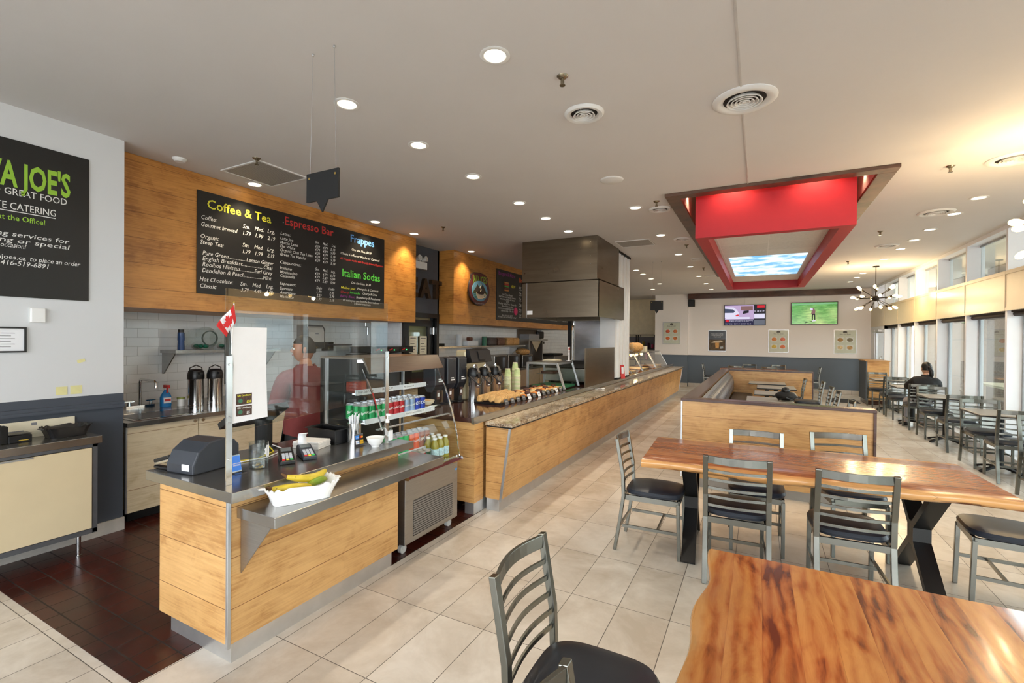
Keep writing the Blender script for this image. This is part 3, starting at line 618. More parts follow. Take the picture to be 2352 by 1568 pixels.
text(wl, 'or call us at 416-519-6891', (.0135, .66, .229), U, V, width=.486, height=.034, bold=.004, shear=.2)
gl.build('shop_name_lettering', m_lime, pz); gs.build('slogan_lettering', m_lime, pz); wl.build('white_lettering', m_w, pz)
t = thing('thermostat', 'small square white thermostat on the wall under the catering poster', 'thermostat', (-4.82, 1.44, 1.76))
MB().box(0, .03, -.04, .04, 0, .105).build('cover', m_porc, t, bevel=.004); MB().box(0, .006, -.045, .045, -.004, .11).build('back_plate', m_white, t)
t = thing('framed_certificate', 'black framed certificate on the white wall at the left edge', 'picture', (-4.82, 1.08, 1.535))
MB().box(0, .018, 0, .30, 0, .012).box(0, .018, 0, .30, .175, .187).box(0, .018, 0, .012, .012, .175).box(0, .018, .288, .30, .012, .175).build('frame', m_black, t)
MB().box(.002, .006, .012, .288, .012, .175).build('paper', m_paper, t)
g_ = MB()
for k in range(6): g_.box(.0062, .0066, .05, .24-.02*(k % 2), .14-.02*k, .144-.02*k)
g_.build('printed_lines', flat('grey_print', (120, 120, 124), .6), t)
m_note = flat('yellow_note', (226, 220, 160), .7)
for k, (y0, y1, z0, z1, r, lab) in enumerate([(1.675, 1.725, 1.447, 1.472, .3, 'small tilted yellow sticky note, highest on the left white wall'), (1.549, 1.616, 1.197, 1.262, 0, 'pale yellow sticky note above the slate rail, left of a similar one'), (1.634, 1.707, 1.197, 1.265, 0, 'pale yellow sticky note above the slate rail, nearest the wall corner')]):
    o = MB().box(0, .002, -(y1-y0)/2, (y1-y0)/2, -(z1-z0)/2, (z1-z0)/2).build('sticky_note', m_note, loc=(-4.819, (y0+y1)/2, (z0+z1)/2)); o.rotation_euler = (r, 0, 0); tag(o, lab, 'note')
# sideboard cabinet
sb = thing('sideboard_cabinet', 'low pale maple cabinet with steel frame and top against the left wall', 'cabinet', (-4.81, -.2, 0))
m_frame = flat('grey_steel_frame', (112, 114, 118), .4, .6)
MB().box(.005, .37, 0, 1.895, .845, .9).build('worktop', m_steelh, sb, bevel=.002)
f = MB()
for y in (0, .62, 1.24, 1.845): f.box(.32, .345, y, y+.03, .17, .845)
f.box(.32, .345, 0, 1.875, .165, .2).box(.32, .345, 0, 1.875, .82, .845).box(.01, .32, 1.855, 1.875, .165, .845).box(.01, .32, 0, .02, .165, .845).box(.01, .32, .02, 1.855, .165, .18)
f.build('frame', m_frame, sb)
m_mplain = flat('pale_maple_panel', (214, 196, 160), .4, var=.05, sc=2)
for k, (y0, y1) in enumerate(((.035, .615), (.655, 1.235), (1.275, 1.84))):
    dd = MB().box(.335, .352, y0, y1, .205, .815).build('door', m_mplain, sb, bevel=.002); MB().box(.352, .356, y0+.04, y0+.24, .803, .815).build('pull', m_alu, dd)
for y in (.1, .95, 1.78): MB().cyl((.30, y, 0), (.30, y, .17), .014).cyl((.30, y, 0), (.30, y, .015), .02).build('leg', m_chrome, sb)
def scallop_dish(name, label, loc, rz, L, W, H, mat, cat):
    """oval-cornered dish with a wavy flared rim"""
    t = thing(name, label, cat, loc, rz)
    def rr(a, l, w):
        c, s = math.cos(a), math.sin(a); e = .38
        return (l*math.copysign(abs(c)**e, c), w*math.copysign(abs(s)**e, s))
    NU = 96
    def outer(u, v):
        a = 2*PI*u; k = .78+.22*v**1.3
        x, y = rr(a, L/2*k, W/2*k); z = H*v
        if v > .85: z += .006*math.sin(a*18)*(v-.85)/.15
        f = 1+.006*math.sin(a*30)*(v > .05)
        return (x*f, y*f, z)
    def inner(u, v):
        a = 2*PI*u; k = .78+.22*v**1.3-.035
        x, y = rr(a, L/2*k, W/2*k); z = .006+(H-.006)*v
        if v > .85: z += .006*math.sin(a*18)*(v-.85)/.15
        return (x, y, z)
    b = MB(); b.grid(outer, NU, 10); n0 = len(b.v); b.grid(inner, NU, 10)
    b.f += [(10*(NU+1)+i, n0+10*(NU+1)+i, n0+10*(NU+1)+i+1, 10*(NU+1)+i+1) for i in range(NU)]; b.m += [0]*NU
    b.f.append(tuple(range(NU))[::-1]); b.m.append(0); b.f.append(tuple(n0+i for i in range(NU))); b.m.append(0)
    b.build('dish_body', mat, t, smooth=True)
    for s in (-1, 1): MB().prism([(s*L/2*.94, -W*.16), (s*(L/2+.022), -W*.09), (s*(L/2+.022), W*.09), (s*L/2*.94, W*.16)], 'z', H-.006, H).build('handle_tab', mat, t, bevel=.002)
    return t
scallop_dish('serving_dish', 'black scalloped rectangular serving dish on the steel topped left cabinet', (-4.66, 1.555, .901), PI/2, .27, .2, .075, m_black, 'dish')
t = thing('desk_organizer', 'black desktop organizer box at the left end of the steel topped cabinet', 'organizer', (-4.68, 1.30, .901))
MB().box(-.05, .05, -.06, .06, 0, .05).box(-.05, .05, -.06, .06, .054, .06).build('box', m_black, t, bevel=.003); MB().box(-.04, .04, -.10, -.06, 0, .12).build('tray', m_black, t, bevel=.002)
MB().box(.0505, .051, -.01, .04, .012, .018).build('yellow_print', flat('gold_print', (200, 170, 60), .5), t)
tag(MB().box(-.03, .03, -.004, .004, 0, .14).build('tablet_screen', m_black, loc=(-4.62, 1.19, .901)), 'dark upright tablet at the left image edge on the steel topped cabinet', 'tablet')
t = thing('leaning_card', 'long cream card with grey print leaning on the wall behind the black dish', 'card', (-4.79, 1.10, .901))
MB().box(0, .006, 0, .55, 0, .125).build('card', flat('cream_card', (226, 216, 190), .7), t); MB().box(.006, .0065, .1, .26, .04, .06).box(.006, .0065, .30, .33, .09, .11).build('print', flat('grey_print', (120, 120, 124), .6), t)
# ================================================================== SINK COUNTER
sc = thing('sink_counter', 'pale maple base cabinet with long steel sink counter under the tiled wall', 'cabinet', (-4.86, 2.03, 0))
MB().box(-1.23, .0, 0, 4.0, .86, .90).build('worktop', m_steelh, sc)
MB().box(-1.2, -.05, .02, 3.98, .12, .86).build('carcass', m_maple, sc)
MB().box(-1.2, -.12, .05, 3.95, 0, .12).build('toe_kick', m_blackm, sc)
for k, (y0, y1) in enumerate(((.01, .60), (.61, 1.2), (1.21, 1.8), (1.81, 2.4), (2.41, 3.0), (3.01, 3.6))):
    dd = MB().box(-.05, -.03, y0, y1, .10, .855).build('door', m_maple, sc, bevel=.002)
    MB().cyl((-.03, y1-.035 if k % 2 == 0 else y0+.03, .835), (-.018, y1-.035 if k % 2 == 0 else y0+.03, .835), .014).build('knob', m_chrome, dd)
MB().box(-.05, -.026, .0, .012, .10, .86).build('edge_strip', m_alu, sc)
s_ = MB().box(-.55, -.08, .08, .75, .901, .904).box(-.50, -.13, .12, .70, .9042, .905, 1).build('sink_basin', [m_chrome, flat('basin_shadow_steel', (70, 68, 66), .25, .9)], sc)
fa = thing('faucet', 'tall chrome gooseneck faucet at the sink under the tiled wall', 'faucet', (-5.86, 2.56, .901))
MB().tube([(0, 0, 0), (0, 0, .27), (.01, 0, .295), (.03, 0, .30), (.30, 0, .29), (.32, 0, .275), (.325, 0, .22)], .013).build('spout', m_chrome, fa, smooth=True)
for s in (-1, 1): MB().cyl((0, s*.10, 0), (0, s*.10, .06), .02, .014).box(-.01, .01, s*.10-.045, s*.10+.045, .06, .072).build('tap_handle', m_chrome, fa)
MB().box(-.02, .02, -.13, .13, 0, .02).build('deck_plate', m_chrome, fa)
sp_ = thing('spray_bottle', 'blue spray bottle with red trigger on the sink counter', 'bottle', (-5.68, 2.72, .901))
MB().lathe([(.001, 0), (.052, 0), (.055, .01), (.055, .10), (.045, .13), (.018, .17), (.015, .19)], seg=24, sx=.7).build('bottle_body', flat('blue_cleaner', (40, 130, 200), .1), sp_, smooth=True)
MB().box(.036, .04, -.035, .035, .04, .1).box(.0402, .0405, -.03, .03, .06, .085, 1).build('label', [m_paper, flat('red_print', (200, 40, 40), .5)], sp_)
MB().box(-.025, .06, -.013, .013, .2, .235).box(.03, .036, -.01, .01, .15, .2).build('trigger', flat('red_plastic', (200, 40, 40), .35), sp_, bevel=.004); MB().cyl((0, 0, .185), (0, 0, .205), .018).build('neck', m_porc, sp_)
t = thing('small_jar', 'small white jar with green lid on the sink counter', 'jar', (-5.6, 2.83, .901)); MB().cyl((0, 0, 0), (0, 0, .075), .035).build('jar_body', m_porc, t); MB().cyl((0, 0, .075), (0, 0, .095), .038).build('lid', flat('olive_lid', (150, 160, 80), .4), t)
t = thing('striped_can', 'blue and white striped can beside the airpots on the sink counter', 'can', (-5.62, 2.99, .901)); MB().lathe([(.04, .02*k) for k in range(6)], seg=24, mis=[0, 1, 0, 1, 0]).build('can_body', [flat('navy_stripe', (50, 70, 120), .4), m_porc], t); MB().cyl((0, 0, .1), (0, 0, .105), .041).build('lid', m_alu, t)
def airpot(name, label, loc, rz=0, lever=False, h=.40, r=.078):
    t = thing(name, label, 'airpot', loc, rz)
    MB().lathe([(.001, 0), (r, 0), (r, .01), (r-.002, .012), (r-.002, h*.72), (r, h*.73)], seg=32).build('steel_body', m_chrome if not lever else steel('polished_steel', (200, 200, 200), .14), t, smooth=True)
    MB().lathe([(r+.001, h*.73), (r+.003, h*.75), (r+.003, h*.85), (r*.9, h*.96), (r*.6, h), (.001, h)], seg=32).build('black_top', m_black, t, smooth=True)
    if lever:
        MB().sweep([(0, 0, h), (.0, .02, h+.03), (.07, 0, h+.005), (.13, 0, h-.05)], .028, .01, (0, 1, 0)).build('chrome_lever', m_chrome, t)
        MB().sweep([(r, 0, h*.78), (r+.035, 0, h*.80), (r+.05, 0, h*.72)], .022, .02, (0, 1, 0)).build('spout', m_black, t)
        MB().tube([(r*.5, -r, h*.76), (r+.05, -r*.6, h*.60), (r+.075, 0, h*.50), (r+.05, r*.6, h*.60), (r*.5, r, h*.76)], .007).build('carry_handle', m_black, t, smooth=True)
        tg = MB().box(r+.03, r+.033, -.022, .022, h*.42, h*.56).build('drink_tag', flat('brown_tag', (90, 64, 56), .6), t); MB().box(r+.0335, r+.034, -.015, .015, h*.47, h*.5).build('tag_print', m_paper, tg)
    else:
        MB().tube([(0, -r*.85, h*.93), (0, -r*.8, h*1.04), (0, 0, h*1.11), (0, r*.8, h*1.04), (0, r*.85, h*.93)], .006).build('carry_handle', m_black, t, smooth=True)
        MB().box(r*.8, r+.03, -.02, .02, h*.86, h*.93).build('spout', m_black, t, bevel=.004)
    return t
airpot('airpot', 'steel airpot with black lid and raised handle on the sink counter', (-5.5, 2.93, .901))
airpot('airpot', 'steel airpot with black lid, nearest the white sheet on the sink counter', (-5.42, 3.09, .901))
# shelf with jars above
sh = thing('wall_shelf', 'steel wall shelf with triangular brackets above the sink', 'shelf', (-6.1, 2.86, 1.47))
MB().box(0, .33, 0, 1.3, 0, .035).build('shelf_plate', m_steelh, sh)
for y in (.02, 1.25): MB().prism([(0, 0), (.27, 0), (.25, -.03), (.03, -.24), (0, -.24)], 'y', y, y+.012).build('bracket', m_steel, sh)
wb = thing('water_bottle', 'blue tinted water bottle with black cap on the shelf above the sink', 'bottle', (-5.9, 2.98, 1.506))
MB().lathe([(.001, 0), (.035, 0), (.036, .02), (.033, .10), (.036, .12), (.034, .2)], seg=20).build('bottle_body', flat('blue_plastic', (60, 96, 160), .15, **{'Transmission Weight': .3}), wb, smooth=True); MB().cyl((0, 0, .2), (0, 0, .235), .03).build('cap', m_black, wb)
for k, y in enumerate((3.22, 3.52)):
    j = thing('glass_drink_jar', ['big clear glass jar lying on its side with green contents, nearest the blue bottle', 'big clear glass jar lying on its side, behind the small flag'][k], 'jar', (-5.93, y, 1.506))
    b = MB().lathe([(.001, -.16), (.12, -.16), (.135, -.13), (.135, .10), (.09, .15), (.085, .17)], seg=32).build('jar_body', m_pvc, j, smooth=True, loc=(0, 0, .137)); b.rotation_euler = (0, PI/2, 0)
    b = MB().lathe([(.078, .165), (.088, .165), (.09, .18), (.078, .18), (.078, .165)], seg=32).build('rim', flat('glass_edge', (90, 104, 100), .1), j, smooth=True, loc=(0, 0, .137)); b.rotation_euler = (0, PI/2, 0)
    for i in range(3): MB().sphere((-.07+.06*i, .02*(i-1), .04), .034, sz=.7).build('green_pouch', flat('teal_pouch', (30, 140, 110), .3), j, smooth=True)
# paper towel dispenser, grinder, ledge rails
pt_ = thing('towel_dispenser', 'white and dark grey paper towel dispenser on the tiled wall', 'dispenser', (-6.1, 4.82, 1.49))
MB().prism([(0, .01), (.22, .01), (.23, .06), (.23, .30), (.17, .36), (0, .36)], 'y', -.16, -.14).prism([(0, .01), (.22, .01), (.23, .06), (.23, .30), (.17, .36), (0, .36)], 'y', .14, .16).box(0, .2, -.14, .14, .0, .36).build('dark_body', flat('dark_grey_plastic', (62, 58, 60), .3), pt_)
MB().prism([(.2, .10), (.24, .10), (.242, .25), (.225, .31), (.17, .362), (.15, .35), (.2, .29)], 'y', -.138, .138).build('white_cover', flat('grey_white_plastic', (206, 202, 196), .25), pt_, bevel=.01)
MB().box(.243, .245, -.03, .03, .22, .235).build('emblem', flat('grey_print', (120, 120, 124), .6), pt_)
MB().box(.2, .236, -.135, .135, .012, .098).build('outlet', m_black, pt_)
eg = thing('espresso_machine', 'black espresso machine with green indicator lights on the back counter', 'coffee machine', (-5.6, 5.85, .901))
MB().box(-.25, .25, -.5, .55, 0, .5).build('machine_body', m_blackm, eg, bevel=.02)
MB().box(-.2, .27, -.45, .55, .52, .62).build('machine_top', m_black, eg, bevel=.01)
for k in range(3):
    y = -.3+.3*k
    p = MB().box(.271, .275, y-.11, y+.11, .53, .61).build('control_panel', m_black, eg); MB().cyl((.275, y+.06, .565), (.279, y+.06, .565), .009).build('green_light', emit('green_led', (60, 255, 120), 4), p)
    MB().obox((.285, y-.03, .575), (.01, 0, 0), (0, .035, .012), (0, -.002, .006)).build('red_switch', flat('red_plastic', (200, 40, 40), .35), p)
gr = thing('coffee_grinder', 'glass canister grinder with dark lid seen through the sneeze guard', 'grinder', (-5.7, 5.1, .901))
MB().box(-.1, .1, -.12, .12, 0, .35).build('grinder_base', m_steel, gr, bevel=.01); MB().box(-.09, .09, -.14, .14, .35, .64).build('clear_hopper', m_pvc, gr); MB().box(-.1, .1, -.16, .16, .64, .66).build('dark_lid', flat('dark_grey_plastic', (62, 58, 60), .3), gr)
tag(MB().box(-.02, .02, -.1, .1, 0, .14).build('black_canister', m_blackm, loc=(-6.07, 5.2, 1.45)), 'dark rectangular box on the tiled wall right of the towel dispenser', 'box')
tg = thing('wall_pipe', 'white tagged pipe with valve at the right edge of the tiled wall', 'pipe', (-6.06, 6.05, 1.3)); MB().tube([(0, -.05, .62), (0, -.05, .57), (0, 0, .54), (0, 0, 0)], .012).build('pipe', m_chrome, tg); MB().box(.015, .02, -.03, .03, .1, .42).build('tag', m_paper, tg)
# ================================================================== CASH COUNTER
cc = thing('cash_counter', 'short wood clad cash counter with steel top and aluminium corner post', 'counter', (-2.35, 1.41, 0))
MB().prism([(-.73, -.035), (.085, -.035), (.085, 1.32), (-.065, 1.32), (-.065, 1.135), (-.73, 1.135)], 'z', .848, .9).build('steel_top', m_steelh, cc, bevel=.002)
MB().prism([(-.65, 0), (0, 0), (0, 1.25), (-.08, 1.25), (-.08, 1.12), (-.65, 1.12)], 'z', .105, .848).build('wood_body', m_wood, cc)
MB().prism([(-.58, .025), (-.015, .025), (-.015, 1.2), (-.07, 1.2), (-.07, 1.1), (-.58, 1.1)], 'z', 0, .105).build('steel_kick', m_kick, cc)
MB().box(-.012, .006, -.008, .01, .09, .848).build('corner_post', m_alu, cc, bevel=.002)
ts = thing('tray_shelf', 'lower stainless tray shelf with triangular bracket on the cash counter front', 'shelf', (-2.348, 1.45, .74))
MB().box(.0, .30, 0, 1.36, .0, .055).build('shelf_top', m_steelh, ts, bevel=.002)
MB().prism([(.002, -.001), (.25, -.001), (.02, -.27), (.002, -.29)], 'y', .02, .026).build('bracket', m_steel, ts)
MB().box(.002, .03, 1.17, 1.20, -.12, -.001).cyl((.03, 1.185, -.03), (.034, 1.185, -.03), .005).cyl((.03, 1.185, -.09), (.034, 1.185, -.09), .005).build('bracket', m_steel, ts)
# white dish of plantains
scallop_dish('baking_dish', 'white scalloped ceramic dish holding plantains on the tray shelf', (-2.185, 1.70, .796), 1.12, .37, .21, .088, m_porc, 'dish')
def banana(label, pts, r, green=0):
    t = NT('plantain_skin_%d' % green); o, x, y, z = t.coord(); n = t.noise(o, 60, 5); n2 = t.noise(o, 18, 4)
    c = t.ramp(n2, [(.35, lin((196, 172, 40) if not green else (150, 160, 40))), (.6, lin((216, 190, 60) if not green else (120, 150, 40)))])
    c = t.mix(t.math('GREATER_THAN', n, .68), c, lin((70, 44, 20))); t.out(c, .45)
    b = thing('plantain', label, 'fruit', pts[0]); p0 = Vector(pts[0]); n_ = len(pts)
    rs = [r*max(.3, math.sin(PI*(.08+.84*i/(n_-1)))**.45) for i in range(n_)]
    MB().tube([Vector(p)-p0 for p in pts], r, 9, rs=rs).build('fruit_body', t.m, b, smooth=True)
    d = (Vector(pts[0])-Vector(pts[1])).normalized(); e = Vector(pts[-1])
    MB().cyl((0, 0, 0), d*.03+Vector((0, 0, .012)), r*.42, r*.2, seg=8).build('stem', flat('brown_stem', (96, 66, 36), .8), b)
def arc(a, b, h, n=14, side=(0, 0, 0)):
    a, b, s = Vector(a), Vector(b), Vector(side); return [a.lerp(b, i/(n-1))+Vector((0, 0, h))*(4*(i/(n-1))*(1-i/(n-1)))+s*(4*(i/(n-1))*(1-i/(n-1))) for i in range(n)]
banana('spotted yellow plantain with raised brown stem, on top in the white dish', arc((-2.245, 1.66, .912), (-2.205, 1.875, .90), -.018, side=(.035, 0, 0)), .023)
banana('spotted yellow plantain at the left end of the white dish', arc((-2.245, 1.575, .868), (-2.15, 1.73, .856), .006, side=(.03, 0, 0)), .023)
banana('green plantain underneath the others in the white dish', arc((-2.175, 1.73, .852), (-2.175, 1.855, .86), .012, side=(.01, 0, 0)), .021, 1)
# sneeze guard
GX = -2.42
sg = thing('sneeze_guard', 'clear acrylic sneeze guard on two steel posts on the cash counter', 'sneeze guard', (GX, 1.43, .901))
MB().prism([(0, .265), (1.18, .335), (1.18, 1.014), (0, 1.014)], 'x', -.003, .003).build('acrylic_sheet', m_acr, sg)
for y in (0, 1.155):
    p = MB().box(.004, .012, y, y+.032, 0, .665).build('steel_post', flat('polished_steel_bar', (200, 200, 200), .2, .95), sg)
    for z in (.13, .32, .35, .62): MB().cyl((.012, y+.016, z), (.017, y+.016, z), .006).build('screw', m_chrome, p)
ps = thing('paper_sheet', 'large blank white paper taped inside the left end of the sneeze guard', 'paper', (GX+.004, 1.44, 1.216))
MB().add([(.001, .012, -.003), (.001, .222, .006), (.001, .212, .25), (.001, .215, .50), (.001, .01, .50), (.001, .03, .3)], [(0, 1, 2, 3, 4, 5)]).build('sheet', m_paper, ps, solid=.0012)
tag(MB().box(-.005, -.0035, -.012, .02, 0, .28).build('menu_holder', m_black, loc=(GX, 1.44, 1.42)), 'narrow black edged card holder behind the left edge of the white paper', 'holder')
m_bean = flat('coffee_bean_print', (74, 52, 44), .5, var=.5, sc=120)
for k, (z0, z1, amt, m1) in enumerate(((1.307, 1.365, '$20', m_y), (1.248, 1.300, '$5', m_w))):
    gc = thing('gift_card', ['dark coffee bean gift certificate with yellow $20 print on the white paper', 'dark coffee bean gift certificate with white $5 print on the white paper'][k], 'card', (GX+.007, 1.484, z0))
    h = z1-z0; MB().box(0, .001, 0, .085, 0, h).build('card', m_bean, gc)
    a_ = MB(); text(a_, 'Gift Certificate', (.0015, .005, h-.014), U, V, width=.074, bold=.02); text(a_, amt, (.0015, .055, .008), U, V, width=.026 if k == 0 else .018, bold=.03); a_.build('lettering', m1, gc)
    disc_ = MB(); disc_.prism([(.022+.012*math.cos(q*PI/8), .02+.011*math.sin(q*PI/8)) for q in range(16)], 'x', .001, .0015); disc_.build('round_logo', flat('green_logo_print', (60, 120, 90), .5), gc)
# small Canadian flag
fl = thing('small_flag', 'small red and white maple leaf flag on a stick at the sneeze guard corner', 'flag', (GX+.02, 1.462, 1.575))
MB().cyl((0, -.012, 0), (0, 0, .262), .0028, seg=8).build('stick', m_white, fl); MB().sphere((0, 0, .268), .006).build('gold_tip', flat('brass', (190, 160, 90), .3, .9), fl)
e1 = Vector((0, -.075, -.092)); h1 = Vector((.0, .012, -.092))   # fly direction and hoist direction
def fp(u, v): return Vector((.006*math.sin(u*7), 0, .258))+e1*u*1.22+Vector((0, .052, -.058))*v*(.25+.75*u)+Vector((0, -.002, -.094))*v*(1-u)*.75
fb_ = MB(); nseg = 12
fb_.grid(lambda u, v: tuple(fp(u, v)), 12, 6)
fb_.m = [0 if (i % 12) < 3 or (i % 12) >= 9 else 1 for i in range(len(fb_.f))]
fb_.build('flag_cloth', [flat('flag_red', (214, 40, 44), .7), flat('flag_white', (236, 234, 240), .7)], fl, solid=.0006, smooth=True)
lf = [(0, .5), (.09, .32), (.2, .38), (.15, .12), (.28, .22), (.32, .14), (.48, .17), (.43, .03), (.49, -.03), (.24, -.2), (.27, -.29), (.03, -.26), (.025, -.48), (-.025, -.48), (-.03, -.26), (-.27, -.29), (-.24, -.2), (-.49, -.03), (-.43, .03), (-.48, .17), (-.32, .14), (-.28, .22), (-.15, .12), (-.2, .38), (-.09, .32)]
c0 = fp(.5, .5); ru = (fp(.5, .05)-fp(.5, .95)).normalized(); ru2 = (fp(.25, .5)-fp(.75, .5)).normalized()
MB().add([c0+Vector((.0045, 0, 0))+ru*(p[1]*.07)*1.0+ru2*(-p[0]*.07) for p in lf], [tuple(range(len(lf)))]).build('maple_leaf', flat('flag_red', (214, 40, 44), .7), fl)
# things on the cash counter
rp = thing('receipt_printer', 'dark grey receipt printer at the left end of the cash counter', 'printer', (-2.86, 1.57, .901), .12)
MB().prism([(-.14, 0), (.14, 0), (.14, .12), (.11, .155), (.03, .175), (-.05, .165), (-.11, .12), (-.14, .05)], 'x', -.11, .11).build('printer_body', flat('charcoal_plastic', (52, 56, 64), .4), rp, bevel=.008)
MB().box(-.112, -.11, .04, .12, .02, .05).box(.02, .08, -.142, -.1405, .02, .055).build('white_sticker', m_paper, rp); MB().box(-.09, .09, .14, .145, .05, .07).build('paper_slot', m_black, rp)
st = thing('stapler', 'black and chrome stapler beside the receipt printer at the counter end', 'stapler', (-3.03, 1.445, .901), .1)
MB().box(-.07, .07, -.017, .017, 0, .014).build('base', m_black, st, bevel=.004); MB().obox((0, 0, .04), (.07, 0, .018), (0, .012, 0), (-.001, 0, .008)).build('magazine', m_chrome, st, bevel=.003); MB().obox((-.005, 0, .058), (.068, 0, .02), (0, .016, 0), (-.002, 0, .01)).build('top_arm', m_black, st, bevel=.006)
am = thing('card_sign', 'small blue card sign in a clear stand behind the left post of the sneeze guard', 'sign', (-2.58, 1.60, .901), 0)
MB().prism([(-.02, 0), (.03, 0), (.03, .003), (-.015, .003), (-.035, .095), (-.038, .095)], 'y', -.03, .03).build('clear_stand', m_pvc, am)
a_ = MB().obox((-.0225, 0, .05), (.010, 0, -.04), (0, .027, 0), (.0008, 0, .0002)).build('blue_card', flat('card_blue', (40, 120, 220), .4), am); 
a_ = MB(); text(a_, 'AMERICAN', (-.0165, 0, .048), U, (-.2, 0, .97), width=.042, align='c', bold=.02); text(a_, 'EXPRESS', (-.0140, 0, .037), U, (-.2, 0, .97), width=.038, align='c', bold=.02); a_.build('lettering', m_w, am)
tj = thing('tip_jar', 'clear glass tip jar with white star sticker and coins on the cash counter', 'jar', (-2.585, 1.725, .901))
MB().lathe([(.001, .002), (.05, .002), (.052, .01), (.052, .15), (.050, .15), (.050, .008), (.001, .006)], seg=36).build('jar_wall', m_pvc, tj, smooth=True)
a_ = MB(); pts = [((.033 if k % 2 == 0 else .026)*math.cos(k*PI/9), (.040 if k % 2 == 0 else .032)*math.sin(k*PI/9)) for k in range(18)]; a_.add([(.054*math.cos(.55+p[0]/.054), .054*math.sin(.55+p[0]/.054), .10+p[1]) for p in pts], [tuple(range(18))]); a_.build('star_sticker', m_paper, tj)
for k in range(7): MB().cyl((.02*math.cos(k), .02*math.sin(k*1.7), .008+.003*k), (.02*math.cos(k), .02*math.sin(k*1.7), .0105+.003*k), .012).build('coin', m_chrome if k % 2 else flat('brass', (190, 160, 90), .3, .9), tj)
def pay_terminal(label, loc, rz, dark, receipt):
    t = thing('payment_terminal', label, 'card terminal', loc, rz); m_ = m_black if dark else flat('navy_plastic', (44, 50, 60), .4)
    MB().prism([(-.10, 0), (.10, 0), (.10, .02), (-.02, .05), (-.09, .065), (-.10, .05)], 'y', -.042, .042).build('terminal_body', m_, t, bevel=.005)
    n = Vector((.15, 0, .97)).normalized()
    def on(x, y, s1, s2, mm, nm, zoff=.0015):
        z = .05-(x+.02)*.25 if x > -.02 else .05+(-.02-x)*.214
        o = MB().obox((x, y, z+zoff), (s1*.97, 0, -s1*.25), (0, s2, 0), (.0, 0, .0015)).build(nm, mm, t); return o
    on(-.055, 0, .022, .03, flat('lcd_grey', (110, 116, 118), .2), 'screen')
    for r in range(4):
        for c in range(3): on(.005+.018*r, -.02+.02*c, .006, .008, flat('key_grey', (190, 196, 206) if dark else (70, 76, 86), .5) if True else 0, 'key')
    for c, (nm, rgb) in enumerate((('red_key', (220, 50, 50)), ('yellow_key', (230, 210, 60)), ('green_key', (60, 190, 90)))): on(.079, -.022+.022*c, .006, .008, flat(nm+'_plastic', rgb, .5), nm)
    if receipt:
        MB().grid(lambda u, v: (-.095-.03*math.sin(PI*u)+.05*u*0, -.026+.052*v, .055+.055*math.sin(PI*u*.5)-.0*u) if False else (-.09-.045*math.sin(PI*u*1.1), -.026+.052*v, .06+.045*(1-math.cos(PI*u*1.1))/1.2), 10, 1).build('receipt_paper', m_paper, t, smooth=True, solid=.0006)
    return t
pay_terminal('black payment terminal with lit keypad beside the glass tip jar', (-2.575, 1.90, .901), -.55, True, False)
pay_terminal('navy payment terminal with curled white receipt on the cash counter', (-2.555, 2.03, .901), -.45, False, True)
nk = thing('napkin_stack', 'stack of white folded napkins on the cash counter', 'napkins', (-2.76, 2.235, .901), .3)
for k in range(6): MB().box(-.10+.002*(k % 3), .10-.003*(k % 2), -.075, .075-.002*(k % 3), .008*k, .008*k+.0072).build('napkin_layer', flat('napkin_white', (240, 236, 232), .9), nk, bevel=.002)
tb = thing('bus_tub', 'black plastic tub on the cash counter in front of the cooler', 'tub', (-2.80, 2.42, .901), .0)
b = MB(); b.box(-.15, .14, -.07, .07, 0, .008).box(-.15, -.142, -.07, .07, .008, .10).box(.132, .14, -.07, .07, .008, .10).box(-.142, .132, -.07, -.062, .008, .10).box(-.142, .132, .062, .07, .008, .10).build('tub_body', m_black, tb, bevel=.003)
MB().box(-.165, -.15, -.085, .085, .095, .103).box(.14, .155, -.085, .085, .095, .103).box(-.15, .14, -.085, -.07, .095, .103).box(-.15, .14, .07, .085, .095, .103).build('rim', m_black, tb, bevel=.002)
cs = thing('card_logo_stand', 'small stand showing four payment card logos beside the white bowl', 'sign', (-2.475, 2.41, .901), -.1)
MB().prism([(-.02, 0), (.012, 0), (.012, .003), (-.008, .003), (-.022, .085), (-.025, .085)], 'y', -.036, .036).build('stand', flat('dark_grey_plastic', (62, 58, 60), .3), cs)
for k, (y, z, rgb, tx, tc) in enumerate(((-.017, .062, (40, 130, 220), 'AM EX', m_w), (.018, .062, (30, 30, 32), '', m_w), (-.017, .028, (236, 236, 240), 'VISA', m_b), (.018, .028, (232, 180, 40), 'Interac', m_blackm))):
    dx = -.008-(z-.003)*.17+.0015
    o = MB().obox((dx, y, z), (.0006, 0, .0001), (0, .014, 0), (-.0022, 0, .013)).build('logo_panel', flat('card_logo_%d' % k, rgb, .5), cs)
    a_ = MB()
    if tx: text(a_, tx, (dx+.002, y, z-.004), U, V, width=.022, align='c', bold=.02); a_.build('lettering', tc, o)
    else:
        for s, rg in ((-1, (210, 30, 40)), (1, (240, 160, 30))): MB().cyl((dx+.001, y+s*.005, z), (dx+.0025+.0004*s, y+s*.005, z), .008).build('logo_circle', flat('mc_%d' % s, rg, .5), o)
sc_ = thing('straw_canister', 'steel canister filled with white wrapped straws on the cash counter', 'canister', (-2.60, 2.47, .901))
MB().lathe([(.001, 0), (.047, 0), (.047, .145), (.044, .145), (.044, .01), (.001, .01)], seg=32).build('canister', steel('polished_steel', (200, 200, 200), .14), sc_, smooth=True)
